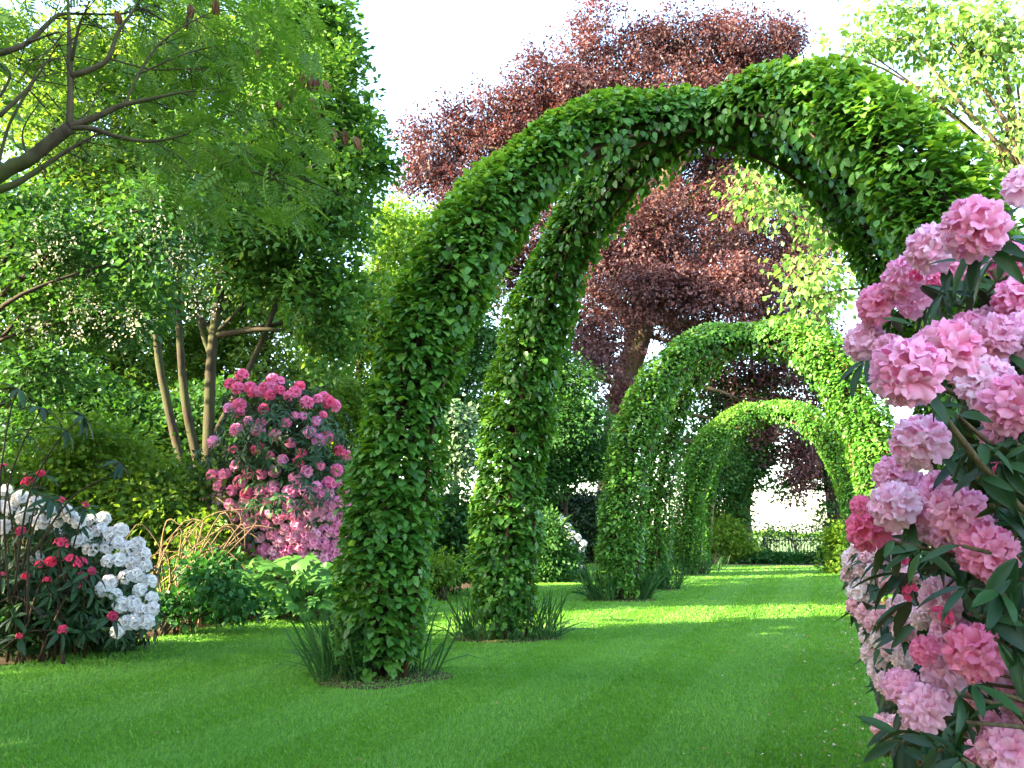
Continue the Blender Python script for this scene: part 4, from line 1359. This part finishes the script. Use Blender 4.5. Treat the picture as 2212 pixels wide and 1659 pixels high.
def tube_ball(r, n):
    V, F = [(0, 0, r)], []
    for i, t in enumerate((.6, 1.3, 2.2)):
        V += [(r * math.sin(t) * math.cos(a), r * math.sin(t) * math.sin(a), r * math.cos(t)) for a in np.linspace(0, 2 * np.pi, n, endpoint=False)]
    V.append((0, 0, -r * 1.6))
    for i in range(n):
        j = (i + 1) % n
        F.append((0, 1 + i, 1 + j))
        for k in range(2):
            a, b = 1 + k * n, 1 + (k + 1) * n
            F += [(a + i, b + i, b + j), (a + i, b + j, a + j)]
        F.append((1 + 2 * n + i, len(V) - 1, 1 + 2 * n + j))
    return np.array(V, float), np.array(F, np.int64)


CALYX_ME = Geo().add(*tube_ball(.16, 8)).mesh("flower_head", mat=M_CALYX, smooth=True)
near_pink()


def rhodo(name, label, center_px, depth, heads, meshes, singles, nfill, blobs, seed, lsize=.16, tints=((1, 1, 1), (1, 1, 1)), hs=.2, per=7, stems=14, stemmat=M_STEM, extra=None):
    """heads: (x, y, diameter px, depth shift, tint or None)"""
    rng = np.random.default_rng(seed)
    c = W(center_px, 1152, depth)
    c[2] = 0
    root = thing(name, c, label, "rhododendron", RG)
    acc, g = [], Geo()
    for i, (x, y, dpx, ds, tn) in enumerate(heads):
        D = depth + ds
        p = W(x, y, D)
        p[2] = max(p[2], .1)
        s = dpx * D / 1789
        cc = c + UPV * max(.3, p[2] - .8)
        out = nrm(nrm(p - cc) + UPV * .5 - FH * .35 + rng.normal(0, .15, 3))
        place("flower_head", meshes[i % len(meshes)], root, head_matrix(p - out * s * .2, out, s, rng), tn or tint(rng, *tints))
        whorl(acc, p - out * s * .35, out, per, lsize, rng, .5)
        if i % 2 == 0:
            b = c + np.append(rng.normal(0, .2, 2), -.02)
            tube(g, smooth_path([b, (b + p) / 2 + np.array([0, 0, .15]), p - out * s * .4, p - out * s * .1], 4), [.015, .009, .005], 5)
    T, O, C = blob_tips(rng, blobs, depth, nfill, 14, .3)
    T[:, 2] = np.maximum(T[:, 2], .05)
    for t, o in zip(T, O):
        whorl(acc, t, nrm(o + UPV * .6), per, lsize, rng, .45)
    for i in rng.choice(len(T), stems):
        b = c + np.append(rng.normal(0, .2, 2), -.02)
        tube(g, smooth_path([b, (b + T[i]) / 2 + np.array([0, 0, .1]), T[i]], 4), [.025, .008], 5)
    if extra:
        extra(root, rng, acc, g)
    part("stems", g, root, stemmat, True)
    emit_leaves(acc, root, singles)
    return root


WH = [(10, 1055), (40, 1070), (20, 1092), (75, 1080), (100, 1097), (50, 1112), (85, 1122), (125, 1122), (152, 1112), (200, 1120), (190, 1150), (215, 1140), (240, 1150), (262, 1140), (170, 1165), (200, 1180), (230, 1177), (255, 1168), (280, 1180), (300, 1170),
      (311, 1192), (285, 1210), (260, 1203), (235, 1207), (315, 1217), (300, 1237), (326, 1252), (275, 1242), (331, 1287), (305, 1270), (238, 1252), (225, 1268), (250, 1282), (265, 1302), (290, 1300), (332, 1312), (320, 1340), (275, 1342), (255, 1362), (30, 1282),
      (110, 1330), (0, 1282), (120, 1142), (80, 1200), (5, 1132), (170, 1125), (225, 1115), (60, 1100), (0, 1090), (140, 1100), (310, 1318), (292, 1340)]
_rg = np.random.default_rng(150)
rhodo("white_rhododendron", "white flowered rhododendron at the left edge, its flowers thick along the right side", 150, 10.4,
      [(x, y, _rg.uniform(31, 42), .25 * abs(x - 150) / 170 - .75 + .002 * (1250 - y) - (.5 if y < 1135 and x < 180 else 0), None) for x, y in WH], HEAD_LO_WHITE, 120, 820,
      [(150, 1230, 150, 120), (60, 1180, 130, 110), (240, 1290, 85, 90), (120, 1340, 140, 60), (250, 1360, 70, 40), (60, 1300, 130, 90, -.5), (160, 1330, 100, 70, -.6)], 151, .17, ((1, 1, 1), (1, .96, .97)))

CR = [(5, 1006, 24), (60, 1037, 34), (88, 1019, 18), (132, 1077, 20), (185, 1088, 20), (44, 1143, 22), (133, 1169, 38), (87, 1216, 28), (112, 1209, 24), (155, 1205, 36), (176, 1211, 32), (200, 1230, 18), (180, 1241, 24), (172, 1258, 26), (55, 1241, 18), (102, 1250, 22), (138, 1358, 26), (246, 1328, 22), (4, 1239, 18), (40, 1373, 16)]


def leggy(root, rng, acc, g):
    for (px, top) in (([(60, 1330), (62, 1200), (80, 1120), (110, 1080)], 1), ([(20, 1300), (10, 1100), (40, 980), (90, 880)], 1), ([(30, 1290), (60, 1080), (120, 960), (180, 900)], 1), ([(70, 1200), (150, 1080), (230, 1030), (262, 1000)], 1), ([(0, 1280), (0, 1050), (20, 900), (40, 840)], 1), ([(90, 1330), (40, 1290), (0, 1300)], 0)):
        Q = smooth_path([W(x, y, 8.9) for x, y in px], 5)
        tube(g, Q, [.012, .006], 6)
        if top:
            whorl(acc, Q[-1], nrm(Q[-1] - Q[-3]), 9, .24, rng, .4)
            whorl(acc, Q[-4], nrm(Q[-1] - Q[-3]), 6, .2, rng, .4)


rhodo("crimson_rhododendron", "leggy rhododendron with crimson buds and long dark leaves in front of the white one", 70, 9.45,
      [(x, y, d * 1.08, -.2, (.75 + .15 * math.sin(i), .12, .22)) for i, (x, y, d) in enumerate(CR)], BUD_M + HEAD_LO_PINK[:1], 170, 34,
      [(80, 1270, 100, 60), (70, 1340, 90, 50), (150, 1290, 60, 50)], 152, .2, per=6, stems=3, stemmat=M_BARKD, extra=leggy)


def mid_heads():
    rng = np.random.default_rng(160)
    out = []

    def fill(n, poly, dmin, size, tints, prob=1.0):
        c = np.array(poly, float)
        k = 0
        for _ in range(6000):
            if k >= n:
                break
            x, y = rng.uniform(c.min(0), c.max(0))
            if not inside([tuple(q) for q in c], np.array([[x, y]]))[0]:
                continue
            if any((x - a[0]) ** 2 + (y - a[1]) ** 2 < dmin ** 2 for a in out):
                continue
            ds = -1.5 * math.sqrt(max(0, 1 - ((x - 600) / 180) ** 2 - ((y - 1060) / 300) ** 2))
            out.append((x, y, rng.uniform(*size), ds, tint(rng, *tints)))
            k += 1
    P1, P2 = (1.0, .60, .84), (1.03, .86, 1.05)
    fill(20, [(470, 830), (520, 800), (590, 795), (650, 830), (720, 850), (750, 890), (700, 880), (620, 850), (540, 850)], 12, (24, 36), ((.95, .26, .42), (1.0, .55, .72)))
    fill(30, [(480, 850), (720, 890), (760, 960), (740, 1010), (560, 1010), (440, 990), (440, 950), (500, 900)], 15, (22, 36), ((.95, .28, .42), P2))
    fill(22, [(440, 1020), (640, 1010), (740, 1010), (740, 1050), (480, 1070)], 27, (28, 38), ((.95, .40, .62), P2))
    fill(66, [(445, 1060), (520, 1075), (620, 1070), (700, 1030), (760, 1050), (750, 1110), (735, 1200), (690, 1210), (640, 1200), (600, 1170), (520, 1150), (450, 1160)], 19, (28, 40), (P1, (1.06, 1.05, 1.08)))
    fill(14, [(480, 1150), (620, 1180), (600, 1235), (500, 1215)], 20, (28, 40), (P1, (1.06, 1.05, 1.08)))
    fill(10, [(600, 1190), (700, 1190), (690, 1250), (630, 1270)], 24, (34, 42), (P1, (1.06, 1.05, 1.08)))
    return out


rhodo("pink_rhododendron", "tall pink rhododendron left of the nearest arch's front leg", 600, 15.6, mid_heads(), HEAD_LO_PINK, 0, 1500,
      [(600, 930, 140, 110), (610, 1080, 145, 120), (600, 1190, 130, 100), (500, 1020, 80, 90), (690, 960, 75, 90), (600, 860, 115, 60), (600, 1100, 140, 90, -1.2), (600, 950, 130, 90, -1.1), (620, 1230, 120, 60)], 161, .17, per=7, stems=30)
_rg = np.random.default_rng(170)
rhodo("white_rhododendron", "small white flowered rhododendron far back beside the rounded green shrub", 1235, 26.5,
      [(x + _rg.normal(0, 3), y, _rg.uniform(16, 21), -.5, None) for x, y in [(1200, 1125), (1212, 1118), (1222, 1135), (1235, 1150), (1248, 1158), (1240, 1170), (1228, 1160), (1250, 1185), (1235, 1185), (1218, 1145), (1258, 1170), (1225, 1212), (1240, 1215), (1252, 1222), (1212, 1220), (1230, 1228), (1245, 1232), (1208, 1240)]],
      HEAD_LO_WHITE, 0, 130, [(1230, 1180, 30, 50), (1235, 1225, 35, 25)], 171, .2, stems=6)
# pale pink bush beyond the near one
_rg = np.random.default_rng(180)
PP = [(1840, 1198, 55), (1865, 1265, 60), (1835, 1232, 48), (1850, 1300, 48), (1870, 1315, 52), (1905, 1324, 56), (1943, 1303, 52), (1953, 1355, 52), (1871, 1365, 48), (1878, 1403, 48), (1895, 1437, 55), (1902, 1567, 55), (1935, 1560, 44), (1890, 1230, 52), (1905, 1190, 50), (1925, 1250, 50), (1945, 1210, 46), (1862, 1222, 44),
      (1925, 1400, 50), (1900, 1370, 46), (1950, 1420, 48), (1885, 1340, 44), (1930, 1150, 44), (1910, 1470, 50), (1965, 1240, 46), (1845, 1270, 42), (1990, 1330, 50), (1855, 1175, 40), (1875, 1195, 42)]
rhodo("pale_pink_rhododendron", "paler pink rhododendron with smaller heads behind the nearest pink one at the lawn's right edge", 2060, 5.0,
      [(x, y, d * 1.08, .012 * (1920 - x) - .35, None) for x, y, d in PP], HEAD_HI_PINK, 60, 110,
      [(1990, 1300, 90, 120), (2050, 1250, 130, 200), (2010, 1450, 90, 120), (2000, 1550, 70, 60)], 181, .15, ((1.03, 1.05, .96), (1.06, 1.6, 1.25)), stems=16)

# ------------------------------------------------------------------ iron railing at the end of the lawn
def railing():
    D = 43.6
    a, b = W(1650, 1165, D), W(1783, 1165, D)
    a[2] = b[2] = 0
    root = thing("hoop_top_railing", (a + b) / 2, "black iron railing with hooped tops at the end of the lawn", "railing")
    L = b - a
    n = 21
    for z in (.22, 1.05):
        part("rail", tube(Geo(), [a + UPV * z, (a + b) / 2 + UPV * z, b + UPV * z], .03, 6), root, M_IRON)
    for k in (0, n - 1):
        p = a + L * k / (n - 1)
        part("post", tube(Geo(), [p - UPV * .1, p + UPV * .6, p + UPV * 1.2], .05, 8), root, M_IRON)
    for k in range(1, n - 2, 2):
        p, q = a + L * k / (n - 1), a + L * (k + 1) / (n - 1)
        m = (p + q) / 2
        w = np.linalg.norm(q - p) / 2
        u = nrm(q - p)
        P = [p + UPV * .1, p + UPV * .7] + [m + u * w * -math.cos(t) + UPV * (1.08 + w * math.sin(t)) for t in np.linspace(0, math.pi, 9)] + [q + UPV * .7, q + UPV * .1]
        part("hooped_bar", tube(Geo(), P, .018, 5), root, M_IRON)


railing()
# far hedge line across the field
_g, _rg = Geo(), np.random.default_rng(190)
_m = 12000
_p = np.stack([_rg.uniform(-170, 120, _m), 330 + _rg.normal(0, 3, _m), np.zeros(_m)], -1)
_p[:, 2] = (2.2 + 1.4 * np.sin(_p[:, 0] * .08) + 1.1 * np.sin(_p[:, 0] * .23)) * _rg.random(_m) ** .7
scatter(_g, DIAMOND, _p, nrm(_rg.normal(size=(_m, 3))), nrm(_rg.normal(size=(_m, 3)) + UPV), _rg.uniform(1, 2, _m), _rg.random(_m))
tag(part("far_hedge", _g, None, M_WOOD), "distant hedge line across the field", "hedge", kind="stuff")

# ------------------------------------------------------------------ fallen leaves and petals
_g, _rg = Geo(), np.random.default_rng(195)
_d = 3.2 * (30 / 3.2) ** _rg.random(150)
_p = FH * _d[:, None] + RT * (_rg.uniform(-.6, .6, 150) * _d)[:, None]
_q = np.stack([.28 - _rg.exponential(.28, 520), 3 + 12 * _rg.random(520) ** 1.6, np.zeros(520)], -1)
_p = np.concatenate([_p, _q])
_p = _p[inside(LAWN, _p)]
_p[:, 2] = .035
_k = len(_p)
scatter(_g, LEAF4, _p, nrm(_rg.normal(size=(_k, 3)) * np.array([1, 1, .25])), nrm(UPV + _rg.normal(0, .3, (_k, 3))), _rg.uniform(.015, .035, _k), _rg.random(_k))
tag(part("leaf_litter", _g, None, M_LITTER), "scattered brown leaves and pale petals fallen on the lawn", "fallen leaves", kind="stuff")
